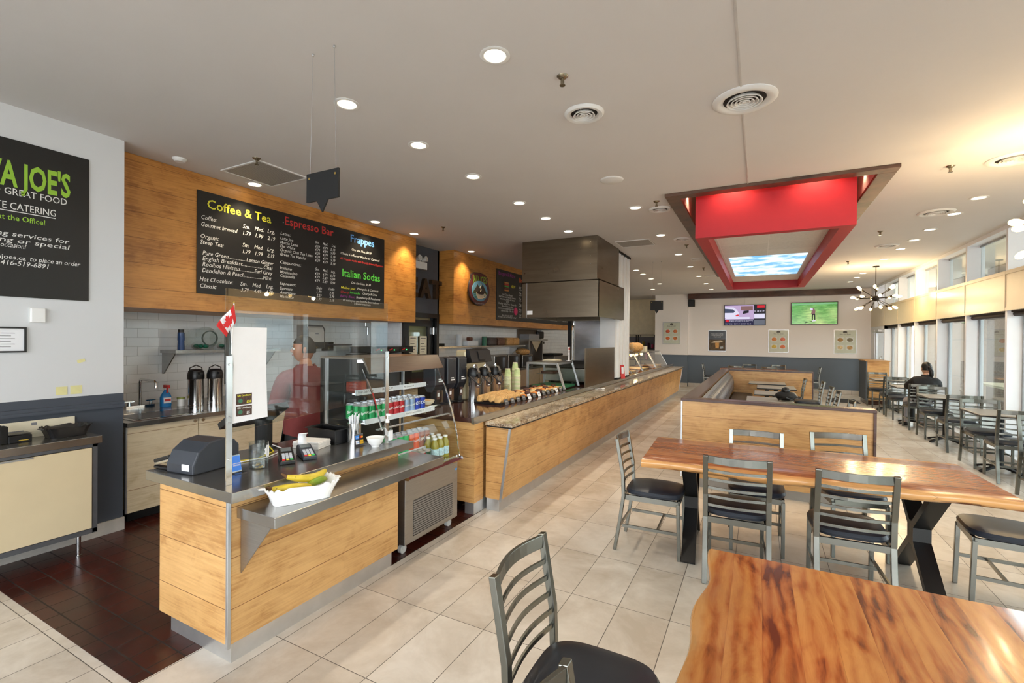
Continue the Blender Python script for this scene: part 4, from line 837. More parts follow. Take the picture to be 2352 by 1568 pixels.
for k in range(16):
    a = k*2.4; r0 = .03*math.sqrt((k+.5)/16); MB().cyl((r0*math.cos(a)*.6, r0*math.sin(a)*.6, .02), (r0*1.5*math.cos(a), r0*1.5*math.sin(a), .185+.012*((k*7) % 3)), .0042, seg=6).build('straw', m_paper, sc_)
wbw = thing('white_bowl', 'small white footed bowl beside the card logo stand', 'bowl', (-2.375, 2.45, .901)); MB().lathe([(.001, 0), (.026, 0), (.027, .01), (.048, .03), (.06, .062), (.062, .068), (.058, .066), (.044, .032), (.001, .016)], seg=36).build('bowl', m_porc, wbw, smooth=True)
hs = thing('sanitizer_bottle', 'clear pump sanitizer bottle next to the white bowl', 'bottle', (-2.365, 2.56, .901))
MB().lathe([(.001, 0), (.033, 0), (.034, .01), (.034, .12), (.02, .145), (.013, .155)], seg=28).build('bottle_body', m_pvc, hs, smooth=True); MB().box(.025, .034, -.02, .02, .03, .10).build('label', m_paper, hs, bevel=.002)
MB().cyl((0, 0, .155), (0, 0, .18), .014).cyl((0, 0, .18), (0, 0, .205), .006).box(-.008, .03, -.008, .008, .205, .218).build('pump', m_porc, hs)
ph = thing('pos_terminal', 'black point of sale monitor and column seen from behind the cash counter', 'monitor', (-3.02, 2.05, .901))
MB().cyl((0, 0, 0), (0, 0, .20), .055).build('column', m_blackm, ph); MB().cyl((0, 0, 0), (0, 0, .015), .09).build('foot', m_black, ph)
MB().obox((-.07, -.02, .22), (.10, 0, .06), (0, .19, 0), (-.012, 0, .02)).build('monitor', m_black, ph, bevel=.005)
MB().tube([(.05, 0, .02), (.18, -.05, .006), (.26, -.22, .005), (.2, -.36, .006)], .004).build('yellow_cable', flat('yellow_cable', (220, 200, 40), .5), ph)
MB().tube([(.05, .03, .02), (.2, .02, .006), (.28, -.16, .005), (.24, -.38, .006)], .0035).build('white_cable', m_paper, ph)
# ================================================================== REFRIGERATED DISPLAY CASE
FX0 = -3.08
prof = [(-2.345, .62), (-2.387, .836), (-2.426, .989), (-2.475, 1.13), (-2.525, 1.258), (-2.574, 1.345), (-2.62, 1.43)]
case = thing('display_cooler', 'stainless refrigerated display cooler with curved glass front beside the cash counter', 'display case', (0, 0, 0))
cy0, cy1 = 2.76, 3.46; gy0 = 2.57
MB().box(FX0, -2.37, cy0, cy1, .08, .585).build('steel_base', m_steel, case, bevel=.003)
MB().prism([(FX0, .585), (-2.33, .585), (-2.315, .6), (-2.33, .625), (FX0, .625)], 'y', cy0-.01, cy1+.012).build('base_rim', m_chrome, case)
gv = MB(); gv.box(-2.369, -2.367, 2.86, 3.38, .12, .40)
gt = NT('slotted_grille'); o, x, y, z = gt.coord(); a1, i1 = gt.line(z, .018, .007); yy = gt.math('ADD', y, gt.math('MULTIPLY', gt.math('MODULO', gt.math('ABSOLUTE', i1), 2.0), .012)); a2, _ = gt.line(yy, .024, .005)
gt.out(gt.mix(gt.math('MULTIPLY', a1, gt.math('SUBTRACT', 1.0, a2)), lin((150, 150, 150)), lin((26, 26, 28))), .35, .7); gv.build('ventilation_grille', gt.m, case)
sw = MB().box(-2.47, -2.42, cy1+.001, cy1+.012, .34, .38).build('green_switch', flat('green_switch', (30, 120, 70), .3), case); MB().box(-2.47, -2.42, cy1+.001, cy1+.012, .28, .32).build('red_switch', emit('red_led', (255, 30, 30), 1.5), case)
MB().box(-2.369, -2.3675, 3.42, 3.45, .50, .515).build('blue_brand_sticker', flat('blue_sticker', (80, 150, 220), .4), case)
for y in (2.80, 3.40):
    for x in (-2.43, -3.0): MB().cyl((x-.015, y, .035), (x+.015, y, .035), .034).box(x-.02, x+.02, y-.01, y+.01, .03, .08).build('caster', flat('caster_grey', (190, 190, 186), .5), case)
MB().box(FX0, FX0+.03, gy0, cy1, .95, 1.50).box(FX0, FX0+.03, cy0, cy1, .625, .95).build('back_wall', m_black, case)
MB().box(FX0, -2.62, gy0, cy1, 1.50, 1.515).prism([(-2.62, 1.515), (-2.62, 1.50), (-2.60, 1.47), (-2.55, 1.395), (-2.54, 1.40), (-2.585, 1.48), (-2.605, 1.515)], 'y', gy0-.01, cy1+.01).build('canopy', steel('canopy_steel', (160, 150, 138), .25), case, smooth=True)
g_ = MB(); n = len(prof)
g_.add([(x, y, z) for y in (gy0, cy1) for x, z in prof if z > .9 or y > 3], [])
up_ = [(x, z) for x, z in prof if z > .95]
g_ = MB(); g_.add([(x, gy0, z) for x, z in up_]+[(x, cy1, z) for x, z in up_], [(i, i+1, len(up_)+i+1, len(up_)+i) for i in range(len(up_)-1)])
lo_ = [(x, z) for x, z in prof if z < 1.0]
g_.add([(x, cy0, z) for x, z in lo_]+[(x, cy1, z) for x, z in lo_], [(i, i+1, len(lo_)+i+1, len(lo_)+i) for i in range(len(lo_)-1)])
g_.build('curved_front_glass', m_cglass, case, smooth=True)
for y, pf, zb in ((gy0, up_, .96), (cy1, prof, .625)):
    poly = [(x, z) for x, z in pf]+[(-2.62, 1.5), (FX0, 1.5), (FX0, zb)]
    MB().add([(x, y, z) for x, z in poly], [tuple(range(len(poly)))]).build('side_glass', m_cglass, case)
    MB().sweep([(x, y, z) for x, z in pf], .012, .008, (0, 1, 0)).build('side_frame', m_chrome, case)
    MB().box(FX0+.06, FX0+.085, y-.008, y+.008, zb, 1.5).build('side_post', m_alu, case)
MB().box(-2.49, -2.46, gy0, cy1, .985, .992).build('glass_joint_strip', m_alu, case)
led = emit('cooler_led', (235, 244, 255), 7)
m_shelf = flat('white_shelf_edge', (226, 230, 236), .3)
for k, (z, x1, ya) in enumerate(((1.245, -2.72, gy0+.02), (1.03, -2.62, gy0+.02), (.735, -2.50, cy0+.02))):
    s = MB().box(FX0+.03, x1, ya, cy1-.02, z-.008, z).build('glass_shelf', m_pvc, case)
    MB().box(x1, x1+.006, ya, cy1-.02, z-.022, z+.018).build('price_rail', m_shelf, case)
    MB().box(x1-.03, x1-.01, ya, cy1-.02, z-.016, z-.009).build('led_strip', led, case)
MB().box(FX0+.03, -2.36, cy0, cy1-.01, .625, .632).build('deck', m_chrome, case)
MB().box(-2.70, -2.66, gy0+.02, cy1-.02, 1.475, 1.495).build('led_strip', led, case)
for (y0, y1, z, x, s_, lab) in ((2.60, 2.78, 1.243, -2.712, 'Fruit Salad 3.99', 'handwritten fruit salad price tag on the upper cooler shelf'), (2.86, 3.0, 1.243, -2.712, 'Muffin 2.99', 'second handwritten price tag along the upper cooler shelf'), (3.12, 3.27, 1.243, -2.712, 'Mini Donuts 1.99', 'third handwritten price tag along the upper cooler shelf'), (3.03, 3.30, 1.03, -2.612, 'Baked Cinnamon Rolls 2.99', 'long handwritten price tag on the middle cooler shelf')):
    t = MB().box(x, x+.001, y0, y1, z-.022, z+.018).build('price_tag', m_paper); tag(t, lab, 'price tag'); a_ = MB(); text(a_, s_, (x+.0015, y0+.01, z-.006), U, V, width=(y1-y0)*.88, shear=.2); a_.build('lettering', m_blackm, t)
# cans
def can_proto(name, label, loc, mats, h=.122, r=.033, script=None, group=None):
    t = thing(name, label, 'can', loc, 0, group)
    MB().lathe([(.001, .002), (r*.75, 0), (r, .008), (r, h-.012)], seg=22, mis=[1, 1, 0]).lathe([(r, h-.012), (r*.82, h-.001), (r*.8, h), (r*.76, h-.004), (.001, h-.004)], seg=22, mi=1).build('can_body', mats, t, smooth=True)
    if script:
        a_ = MB(); vs, fs = text_mesh(script, .02); x0 = min(p[0] for p in vs); x1 = max(p[0] for p in vs); w_ = r*1.7; sc_ = w_/(x1-x0)
        pts = []
        for px, py in vs:
            u_ = (px-x0)*sc_-w_/2+.2*py*sc_*0; ang = -.55+u_/r
            pts.append(((r+.0006)*math.cos(ang), (r+.0006)*math.sin(ang), h*.45+py*sc_*1.1+.25*u_))
        a_.add(pts, fs); a_.build('script_lettering', m_w, t)
    return t
def body(nm, rgb): return [flat(nm, rgb, .25, .4), m_alu]
G = body('green_can', (36, 150, 84)); Rr = body('red_can', (186, 40, 46)); S = body('silver_blue_can', (150, 170, 196)); B = body('blue_can', (34, 60, 160)); LG = body('light_green_can', (70, 200, 120)); O = body('orange_can', (236, 96, 30)); Br = body('brown_bottle', (150, 84, 50)); DG = body('dark_green_can', (24, 84, 60))
yy = gy0+.055; cols = [('green lemon-lime', G, 'Sprite', 4), ('red cola', Rr, 'Coke', 3), ('silver and blue', S, 'Nestea', 2), ('blue and orange', B, 'Ice', 2)]
for nm, mt, scp, cnt in cols:
    pr = None
    for i in range(cnt):
        for r in range(3):
            lab = '%s can on the middle cooler shelf, %s from left, %s row' % (nm, ORD[i], ('front', 'second', 'back')[r])
            loc = (-2.665-.072*r, yy+.069*i, 1.031)
            if r == 0 and pr is None: pr = can_proto('soda_can', lab, loc, mt, script=scp, group=nm+' cans on the middle cooler shelf')
            else: dup(pr, lab, loc, 0, nm+' cans on the middle cooler shelf')
    yy += .069*cnt
pl = thing('square_plate', 'square white plate with a paper wrapped bun at the right of the middle cooler shelf', 'plate', (-2.72, yy+.06, 1.031))
MB().box(-.07, .07, -.06, .07, .004, .01).prism([(-.08, .016), (-.07, .004), (.07, .004), (.08, .016), (.075, .018), (.065, .009), (-.065, .009), (-.075, .018)], 'y', -.065, .075).build('plate', m_porc, pl)
bn = thing('wrapped_bun', 'bun in a crumpled wrapper on the square white plate in the cooler', 'pastry', (-2.72, yy+.07, 1.05)); MB().sphere((0, 0, .02), .042, sz=.75, sx=1.3).build('bun', m_bread, bn, smooth=True); MB().lathe([(.02, -.008), (.06, .02), (.068, .045), (.05, .03)], seg=14, sx=1.2).build('wrapper', flat('wrapper_beige', (220, 200, 170), .5), bn, smooth=True)
bx = thing('snack_tub', 'clear tub of red berries on the upper cooler shelf', 'tub', (-2.80, 2.68, 1.246)); MB().box(-.05, .05, -.06, .06, 0, .075).build('tub', flat('berry_red', (140, 50, 36), .3, var=.4, sc=60), bx, bevel=.006)
yy = 2.82
for nm, mt, cnt in (('light green', LG, 3), ('orange', O, 2), ('brown iced coffee', Br, 2)):
    pr = None
    for i in range(cnt):
        for r in range(2):
            lab = '%s can on the lower cooler shelf, %s from left, %s row' % (nm, ORD[i], ('front', 'back')[r]); loc = (-2.545-.072*r, yy+.068*i, .736)
            if pr is None: pr = can_proto('tall_can', lab, loc, mt, h=.15, r=.032, script='Bubly' if nm[0] != 'b' else 'Joe', group=nm+' cans on the lower cooler shelf')
            else: dup(pr, lab, loc, 0, nm+' cans on the lower cooler shelf')
    yy += .068*cnt
pr = None
for i in range(5):
    for r in range(3):
        loc = (-2.42-.07*r, 2.815+.067*i, .633)
        mt = Rr if i < 4 else DG; lab = '%s can on the cooler deck, %s from left, %s row' % ('red' if i < 4 else 'dark green', ORD[i], ('front', 'second', 'back')[r])
        if pr is None or (i == 4 and r == 0): pr = can_proto('soda_can', lab, loc, mt, h=.115, group='short cans on the cooler deck')
        else: dup(pr, lab, loc, 0, 'short cans on the cooler deck')
jb = thing('juice_bottle', 'x', 'bottle', (0, 0, 0))
MB().lathe([(.001, 0), (.031, 0), (.033, .01), (.033, .11), (.03, .13), (.017, .165), (.016, .175)], seg=22).build('bottle_body', flat('ginger_juice', (170, 160, 60), .15, **{'Transmission Weight': .2}), jb, smooth=True)
MB().lathe([(.0335, .03), (.0337, .031), (.0337, .095), (.0335, .096)], seg=22).build('label', flat('blue_white_label', (190, 220, 230), .5, var=.3, sc=60), jb, smooth=True); MB().cyl((0, 0, .172), (0, 0, .186), .019).build('white_cap', m_porc, jb)
k = 0
for i in range(3):
    for r in range(4):
        lab = 'yellow juice bottle with white cap on the cooler deck, %s column, %s row' % (ORD[i], ORD[r]); loc = (-2.425-.073*r, 3.20+.075*i, .633)
        if k == 0: jb.location = loc; jb['label'] = lab; jb['group'] = 'juice bottles on the cooler deck'
        else: dup(jb, lab, loc, 0, 'juice bottles on the cooler deck')
        k += 1
# ================================================================== MAIN SERVING COUNTER AND GRANITE LEDGE
mc = thing('serving_counter', 'long wood clad serving counter with dark glossy top behind the granite ledge', 'counter', (-2.345, 3.715, 0))
MB().box(-.95, -.035, -.02, 11.5, .875, .918).build('dark_top', flat('dark_glossy_top', (66, 40, 34), .08), mc)
MB().box(-.035, -.005, -.02, 11.5, .862, .925).build('steel_edge', m_steelh, mc)
MB().box(-.90, -.01, 0, .16, .115, .875).box(-.90, -.04, .16, 11.5, .115, .875).build('wood_body', m_wood, mc)
MB().box(-.12, -.02, .01, 11.4, 0, .115).build('steel_kick', m_kick, mc)
MB().box(-.30, -.24, .02, .08, 0, .115).build('steel_leg', m_chrome, mc)
gl_ = thing('granite_ledge', 'long tapered wood ledge with speckled granite top in front of the serving counter', 'counter', (-2.34, 3.87, 0))
gr_ = NT('speckled_granite'); o, x, y, z = gr_.coord(); n1 = gr_.noise(o, 60, 6, .7); n2 = gr_.noise(o, 9, 5, .6, 1.0)
f_ = gr_.math('ADD', gr_.math('MULTIPLY', n1, .7), gr_.math('MULTIPLY', n2, .45)); gr_.out(gr_.ramp(f_, [(.42, lin((52, 42, 36))), (.52, lin((140, 116, 92))), (.6, lin((178, 164, 142))), (.74, lin((206, 200, 188)))]), .12)
MB().box(-.0, .30, 0, 11.25, .83, .862).build('granite_top', gr_.m, gl_, bevel=.003)
MB().box(.02, .285, .012, 11.2, .815, .83).build('black_underlay', m_blackm, gl_)
MB().add([(0, .03, .12), (.165, .03, .12), (.262, .03, .815), (0, .03, .815), (0, 11.2, .12), (.165, 11.2, .12), (.262, 11.2, .815), (0, 11.2, .815)], [(0, 1, 2, 3), (7, 6, 5, 4), (1, 5, 6, 2), (0, 4, 5, 1), (3, 2, 6, 7), (0, 3, 7, 4)]).build('tapered_wood_body', m_wood, gl_)
MB().sweep([(.168, .024, .11), (.266, .024, .815)], .022, .014, (1, 0, 0)).build('corner_post', m_alu, gl_); MB().sweep([(.168, 11.206, .11), (.266, 11.206, .815)], .022, .014, (1, 0, 0)).build('corner_post', m_alu, gl_)
MB().box(.0, .14, .05, 11.1, 0, .12).build('steel_kick', m_kick, gl_)
# coffee station on the dark top
for k, y in enumerate((4.15, 4.375, 4.59)):
    t = thing('bean_dispenser', '%s of three tall black coffee bean dispensers on the serving counter' % ('nearest', 'middle', 'farthest')[k], 'dispenser', (-3.15, y-.02, .919), 0, 'three black coffee bean dispensers')
    MB().prism([(-.085, .24), (-.04, .16), (.04, .16), (.085, .24), (.085, .52), (.06, .535), (-.06, .535), (-.085, .52)], 'y', -.085, .085).build('hopper', flat('smoked_black', (42, 44, 50), .25), t, bevel=.01)
    MB().box(-.06, .06, -.06, .06, 0, .02).box(-.02, .05, -.035, .035, .02, .2).build('spout_stand', m_black, t, bevel=.004)
    MB().box(.0855, .0865, -.03, .05, .27, .285).box(.0855, .0865, -.03, .03, .295, .305).build('white_print', m_paper, t)
    c = MB().box(.06, .063, -.03, .03, .08, .18).build('brown_tag', flat('brown_tag', (90, 64, 56), .6), t); MB().box(.0632, .0636, -.018, .018, .11, .15).build('tag_print', m_paper, c)
for k, (x, y) in enumerate(((-3.01, 4.66), (-2.98, 4.86), (-2.95, 5.06))):
    airpot('airpot', 'lever top steel airpot, %s in the row of three on the serving counter' % ('nearest', 'middle', 'farthest')[k], (x, y+.06, .919), -.5, True, .40, .076)
bw = thing('coffee_brewer', 'cream and black coffee brewer with dark screen behind the three airpots', 'coffee machine', (-3.27, 5.0, .919))
MB().box(-.02, .13, -.26, .22, 0, .60).build('brewer_body', flat('cream_steel', (196, 184, 150), .35, .3), bw, bevel=.02); MB().prism([(.13, .44), (.22, .46), (.18, .60), (.13, .62)], 'y', -.26, .22).build('brew_head', m_black, bw)
for y in (-.02,): MB().obox((.206, y, .53), (.003, 0, .012), (0, .07, 0), (-.014, 0, .05)).build('dark_screen', m_black, bw)
def cup_stack(x, y, n, nm, sleeve):
    pr = None
    for i in range(n):
        lab = 'green and cream paper coffee cup nested in the %s cup stack' % nm; loc = (x, y, .919+.0185*i)
        if pr is None:
            pr = thing('paper_cup', lab, 'cup', loc, 0, 'cups nested in the %s cup stack' % nm)
            MB().lathe([(.001, .108), (.034, .11), (.035, .105), (.048, .008), (.050, .006), (.050, 0), (.046, 0)], seg=20, mis=[1, 1, 0, 1, 1, 1]).build('cup_body', [flat('pale_green_cup', (186, 204, 150), .6, var=.12, sc=30), flat('cream_cup', (228, 220, 198), .6)], pr, smooth=True)
        else: dup(pr, lab, loc, 0)
cup_stack(-3.10, 5.74, 13, 'left', 1); cup_stack(-3.02, 5.87, 13, 'middle', 1); cup_stack(-3.13, 6.02, 17, 'tall right', 1)
t = thing('clear_bin', 'clear plastic bin with white packets beside the paper cup stacks', 'bin', (-3.06, 5.46, .919)); MB().box(-.08, .08, -.12, .12, 0, .005).box(-.08, -.076, -.12, .12, 0, .13).box(.076, .08, -.12, .12, 0, .13).box(-.076, .076, -.12, -.116, 0, .13).box(-.076, .076, .116, .12, 0, .13).build('bin_wall', m_pvc, t)
for i in range(4): MB().sphere((-.03+.02*i, -.06+.04*i, .03), .028, sz=.6).build('packet', m_paper, t, smooth=True)
# trays, cookies, pastries
m_cookie = flat('cookie', (208, 164, 104), .8, var=.22, sc=45, bump=70); m_dark = flat('chocolate_pastry', (76, 40, 30), .6, var=.3, sc=40, bump=60); m_org = flat('glazed_pastry', (214, 130, 48), .4, var=.25, sc=40, bump=60); m_pale = flat('sugared_pastry', (226, 200, 150), .7, var=.15, sc=40, bump=60)
for k, (y0, y1) in enumerate(((4.56, 5.18), (5.22, 5.86), (5.90, 6.50))):
    t = thing('bakery_tray', ['black bakery tray of cookies, nearest on the serving counter', 'black bakery tray of cookies and brownies, middle on the serving counter', 'black bakery tray of pastries beside the glass case'][k], 'tray', (-2.72, (y0+y1)/2, .919))
    hw = (y1-y0)/2
    MB().box(-.18, .17, -hw, hw, 0, .006).box(-.18, -.172, -hw, hw, .006, .022).box(.162, .17, -hw, hw, .006, .022).box(-.172, .162, -hw, -hw+.008, .006, .022).box(-.172, .162, hw-.008, hw, .006, .022).build('tray_pan', m_black, t)
ck = MB().lathe([(.001, -.009), (.040, -.008), (.047, 0), (.040, .008), (.02, .011), (.001, .012)], seg=20)
me_c = ck.build('cookie', m_cookie, smooth=True); first = True; pr = me_c
m_lst = [m_cookie, m_pale, m_dark, m_org]
random.seed(3)
pos = []
for r, x in enumerate((-2.62, -2.70, -2.78, -2.86)):
    for i in range(11): pos.append((x, 4.62+.048*i, .972, 0, r, i))
for (x, y, z, _, r, i) in pos:
    o = pr if first else pr.copy()
    if not first: COL.objects.link(o)
    first = False
    o.location = (x, y, z+.012*(r % 3)+random.uniform(-.004, .006)); o.rotation_euler = (1.12+random.uniform(-.2, .2), random.uniform(-.3, .3), random.uniform(-.25, .25)); tag(o, 'round golden cookie, %s from the left in the %s row of the nearest tray' % (ORD[i], ('front', 'second', 'third', 'back')[r]), 'cookie', 'cookies standing in rows on the nearest tray')
def blob(kind, i):
    b = MB()
    if kind == 0: b.sphere((0, 0, .02), .045, 14, 8, sz=.55)
    elif kind == 1: b.lathe([(.018, .006), (.045, .002), (.052, .018), (.045, .034), (.018, .03), (.014, .018), (.018, .006)], seg=22)
    elif kind == 2: b.lathe([(.001, 0), (.026, 0), (.034, .035), (.044, .042), (.03, .065), (.001, .07)], seg=16)
    else: b.tube([(-.05, -.02, .02), (-.02, .01, .026), (.02, .01, .026), (.05, -.02, .02)], .024, 10, rs=[.012, .026, .026, .012])
    return b
kinds = [('round_bun', 'round glazed bun', m_org, 0), ('doughnut', 'sugared doughnut', m_pale, 1), ('muffin', 'chocolate muffin', m_dark, 2), ('croissant', 'curved croissant', m_bread, 3), ('doughnut', 'chocolate doughnut', m_dark, 1), ('round_bun', 'pale round bun', m_pale, 0)]
pk = [blob(k[3], 0).build(k[0], k[2], smooth=True) for k in kinds]; used = set()
for ti, (ys, ye) in enumerate(((5.28, 5.82), (5.96, 6.46))):
    for r, x in enumerate((-2.62, -2.71, -2.80, -2.88)):
        for i in range(6):
            q = (i*2+r*3+ti) % 6; o = pk[q] if q not in used else pk[q].copy()
            if q in used: COL.objects.link(o)
            used.add(q); o.location = (x, ys+(ye-ys)*i/5, .928); o.rotation_euler = (0, 0, random.uniform(0, 3))
            o.scale = (1, 1, 1)
            tag(o, '%s, %s from left, %s row of the %s bakery tray' % (kinds[q][1], ORD[i], ('front', 'second', 'third', 'back')[r], ('middle', 'far')[ti]), 'pastry', 'pastries on the bakery trays')
names = ['Cookie', 'Oatmeal', 'Brownie', 'Scone', 'Danish', 'Muffin', 'Donut', 'Tart', 'Fritter', 'Croissant', 'Bagel', 'Roll', 'Loaf']
for i, nm in enumerate(names):
    y = 4.66+.148*i; dark_ = i not in (4, 6, 10)
    t = thing('price_card', '%s small %s price card from the left along the tray fronts' % (ORD[i] if i < 12 else 'last', 'grey' if dark_ else 'white'), 'price card', (-2.53, y, .92), 0, 'price cards along the bakery trays')
    MB().obox((0, 0, .03), (.0015, 0, 0), (0, .042, 0), (-.012, 0, .028)).build('card', flat('slate_card', (84, 84, 86), .6) if dark_ else m_paper, t)
    a_ = MB(); text(a_, nm, (.0028, 0, .03), U, (-.4, 0, .92), width=.055, size=.028, align='c'); text(a_, '$2.%d9' % (i % 9), (.009, 0, .012), U, (-.4, 0, .92), width=.04, align='c'); a_.build('lettering', m_w if dark_ else m_blackm, t)
# glass warmer case on the counter
gc = thing('glass_warmer_case', 'small slanted glass display case with aluminium frame on the serving counter', 'display case', (-2.62, 6.62, .934))
P1 = [(-.50, 0), (.10, 0), (-.02, .38), (-.50, .38)]
for y in (-.2, .42):
    fr = MB().sweep([(.10, y, 0), (-.02, y, .38)], .028, .028, (0, 1, 0)).sweep([(-.50, y, .367), (-.02, y, .367)], .028, .028, (0, 1, 0)).sweep([(-.50, y, 0), (-.50, y, .38)], .028, .028, (0, 1, 0)).build('frame_end', m_alu, gc)
    MB().add([(a, y, b) for a, b in P1], [(0, 1, 2, 3)]).build('end_glass', m_glass, fr)
for x_ in (-.02, -.50): MB().sweep([(x_, -.2, .367), (x_, .42, .367)], .028, .028, (1, 0, 0)).build('top_rail', m_alu, gc)
MB().add([(.10, -.2, 0), (.10, .42, 0), (-.02, .42, .38), (-.02, -.2, .38)], [(0, 1, 2, 3)]).build('slanted_glass', m_glass, gc)
MB().box(-.50, -.02, -.2, .42, .38, .39).build('top_plate', m_steelh, gc); MB().box(-.45, .05, -.15, .38, 0, .03).build('base_tray', flat('green_board', (60, 140, 96), .5), gc)
MB().box(-.40, -.10, -.1, .3, .2, .205).box(-.35, -.15, -.05, .25, .206, .24, 1).build('inner_shelf', [m_steel, m_dark], gc)
t = thing('menu_stack', 'loose stack of paper menus on top of the small glass case', 'paper', (-2.86, 6.75, 1.327)); 
for k in range(4): MB().obox((0, 0, .004+.006*k), (.10, .01*k, 0), (-.01*k, .16, .0), (0, 0, .0015)).build('menu_sheet', flat('cream_card', (226, 216, 190), .7), t)
t = thing('table_sign', 'white card sign with red heading standing on the small glass case', 'sign', (-2.66, 6.96, 1.325)); MB().box(-.03, .03, -.04, .04, 0, .006).box(-.003, .003, -.035, .035, .006, .22).build('card', m_paper, t); MB().box(.0032, .004, -.03, .03, .175, .21).build('red_heading', flat('red_print', (200, 40, 40), .5), t)
g_ = MB()
for k in range(5): g_.box(.0032, .004, -.026, .02-.004*k, .15-.022*k, .156-.022*k)
g_.build('printed_lines', m_blackm, t)
tag(MB().box(-.008, .008, 0, 1.62, .0, .60).build('steel_splash_panel', m_hood, loc=(-2.365, 6.88, .926)), 'tall flat steel splash panel standing at the counter edge under the hood', 'panel')
sp_ = thing('white_scoop', 'small white plastic scoop lying on the granite ledge', 'scoop', (-2.22, 7.35, .864), .5); MB().sphere((0, 0, .012), .03, sz=.4).build('bowl', m_porc, sp_, smooth=True); MB().sweep([(-.02, 0, .01), (-.13, 0, .006)], .012, .006, (0, 1, 0)).build('handle', m_porc, sp_)
rc = thing('table_talker', 'red promotional card standing in front of the white corrugated column', 'sign', (-2.30, 8.86, .926), -.5); MB().obox((0, 0, .13), (.004, 0, 0), (0, .055, 0), (-.02, 0, .13)).build('red_card', flat('red_card', (200, 40, 40), .5), rc); MB().obox((-.05, 0, .12), (.004, 0, 0), (0, .055, 0), (.02, 0, .12)).build('black_backing', m_blackm, rc)
a_ = MB(); a_.obox((.006, 0, .13), (.001, 0, 0), (0, .03, 0), (-.006, 0, .09)); a_.build('white_print', m_paper, rc)
# ================================================================== HOOD AND COLUMN
hd = thing('exhaust_hood', 'large brushed steel exhaust hood hanging from the ceiling over the counter', 'hood', (-2.95, 7.85, 2.03))
MB().box(-.67, .66, -.65, .64, .60, 1.30-.003).build('upper_duct', m_hood, hd)
hb = MB(); a, b, c, d = -.67, .70, -.67, .88
hb.box(a, b, c, c+.01, 0, .60).box(a, b, d-.01, d, 0, .60).box(a, a+.01, c, d, 0, .60).box(b-.01, b, c, d, 0, .60).box(a, b, c, d, .585, .598)
hb.build('lower_canopy', m_hood, hd)
MB().box(a+.03, b-.03, c+.05, d-.05, .10, .12).build('filter_panel', flat('dark_filter', (40, 38, 36), .4, .5), hd)
for z in (.85, .98, 1.1, 1.2): MB().cyl((.55, -.652, z), (.55, -.65, z), .006).build('rivet', m_chrome, hd)
MB().box(-.56, -.46, c-.002, c, .05, .115).build('warning_label', m_paper, hd)
MB().box(a+.095, a+.105, c-.002, c, .0, .59).build('seam_trim', m_alu, hd)
tag(MB().box(-3.25, -2.42, 8.80, 8.83, .927, 2.03).build('shiny_panel', steel('shiny_steel', (176, 180, 186), .16, (1, 1, 3))), 'shiny steel back panel under the exhaust hood', 'panel')
po = thing('utility_pole', 'black post with steel pipe beside the shiny panel under the hood', 'post', (-3.35, 8.8, 0)); MB().box(-.03, .03, -.03, .03, .0, 2.1).build('post', m_blackm, po); MB().tube([(.07, 0, .94), (.07, 0, 1.9), (.09, -.02, 1.95), (.09, -.02, 2.1)], .012).build('pipe', m_chrome, po)
gd = thing('flat_grill', 'steel flat top grill with black cover under the hood', 'grill', (-2.95, 7.75, .0)); MB().box(-.3, .5, -.4, .7, .96, 1.18).build('grill_body', m_steel, gd, bevel=.01); MB().box(-.25, -.2, -.35, .65, .92, .96).box(.4, .45, -.35, .65, .92, .96).build('feet', m_blackm, gd)
MB().prism([(-.4, 1.19), (.68, 1.19), (.6, 1.25), (.2, 1.29), (-.3, 1.26)], 'x', -.28, .4).build('black_cover', m_blackm, gd, bevel=.01)
cl = thing('corrugated_column', 'white corrugated metal column beside the exhaust hood', 'column', (-2.36, 9.02, .926))
pts = []
for i in range(49):
    y = -.46+.92*i/48; ph_ = (i % 12)/12; pts.append((.0 if ph_ < .5 else .035, y))
pts2 = [(-.30, -.46)]+[p for p in pts]+[(-.30, .46)]
MB().prism([(p[0], p[1]) for p in pts2], 'z', .03, 2.36).build('corrugated_cladding', m_white, cl)
MB().box(-.3, .04, -.46, .46, 0, .03).box(-.3, .045, -.47, .47, 2.36, C-.929).build('black_caps', m_blackm, cl)
# far glass food cases with warm lamps
m_warm = emit('heat_lamp', (255, 196, 110), 16)
for k, (y0, y1) in enumerate(((10.2, 11.3), (11.35, 12.9), (13.0, 14.6))):
    t = thing('food_display_case', ['slanted glass hot food case nearest the corrugated column', 'slanted glass hot food case in the middle of the far counter', 'slanted glass food case at the far end of the granite counter'][k], 'display case', (-2.75, (y0+y1)/2, .930)); h = (y1-y0)/2
    MB().add([(.30, -h, 0), (.30, h, 0), (.08, h, .40), (.08, -h, .40)], [(0, 1, 2, 3)]).build('slanted_glass', m_glass, t)
    for y in (-h, h): MB().sweep([(.30, y, 0), (.08, y, .40), (-.3, y, .40)], .02, .02, (0, 1, 0)).build('end_frame', m_alu, t)
    MB().box(-.35, .10, -h, h, .40, .42).build('top_glass', m_steelh, t)
    if k < 2:
        for i in range(3): MB().sphere((-.05, -h+.25+i*(2*h-.4)/2, .36), .04).build('heat_lamp', m_warm, t, smooth=True)
    for i in range(4): MB().box(-.3, .2, -h+.06+i*h/2, -h+.02+(i+1)*h/2-.03, 0, .03).build('food_pan', [m_org, m_pale, m_bread, m_chrome][i], t)
    L = bpy.data.lights.new('heat_lamp_light', 'POINT'); L.energy = 6 if k < 2 else 0.5; L.color = (1, .75, .45); L.shadow_soft_size = .05; lo = bpy.data.objects.new('heat_lamp_light', L); COL.objects.link(lo); lo.parent = t; lo.location = (-.05, 0, .3)
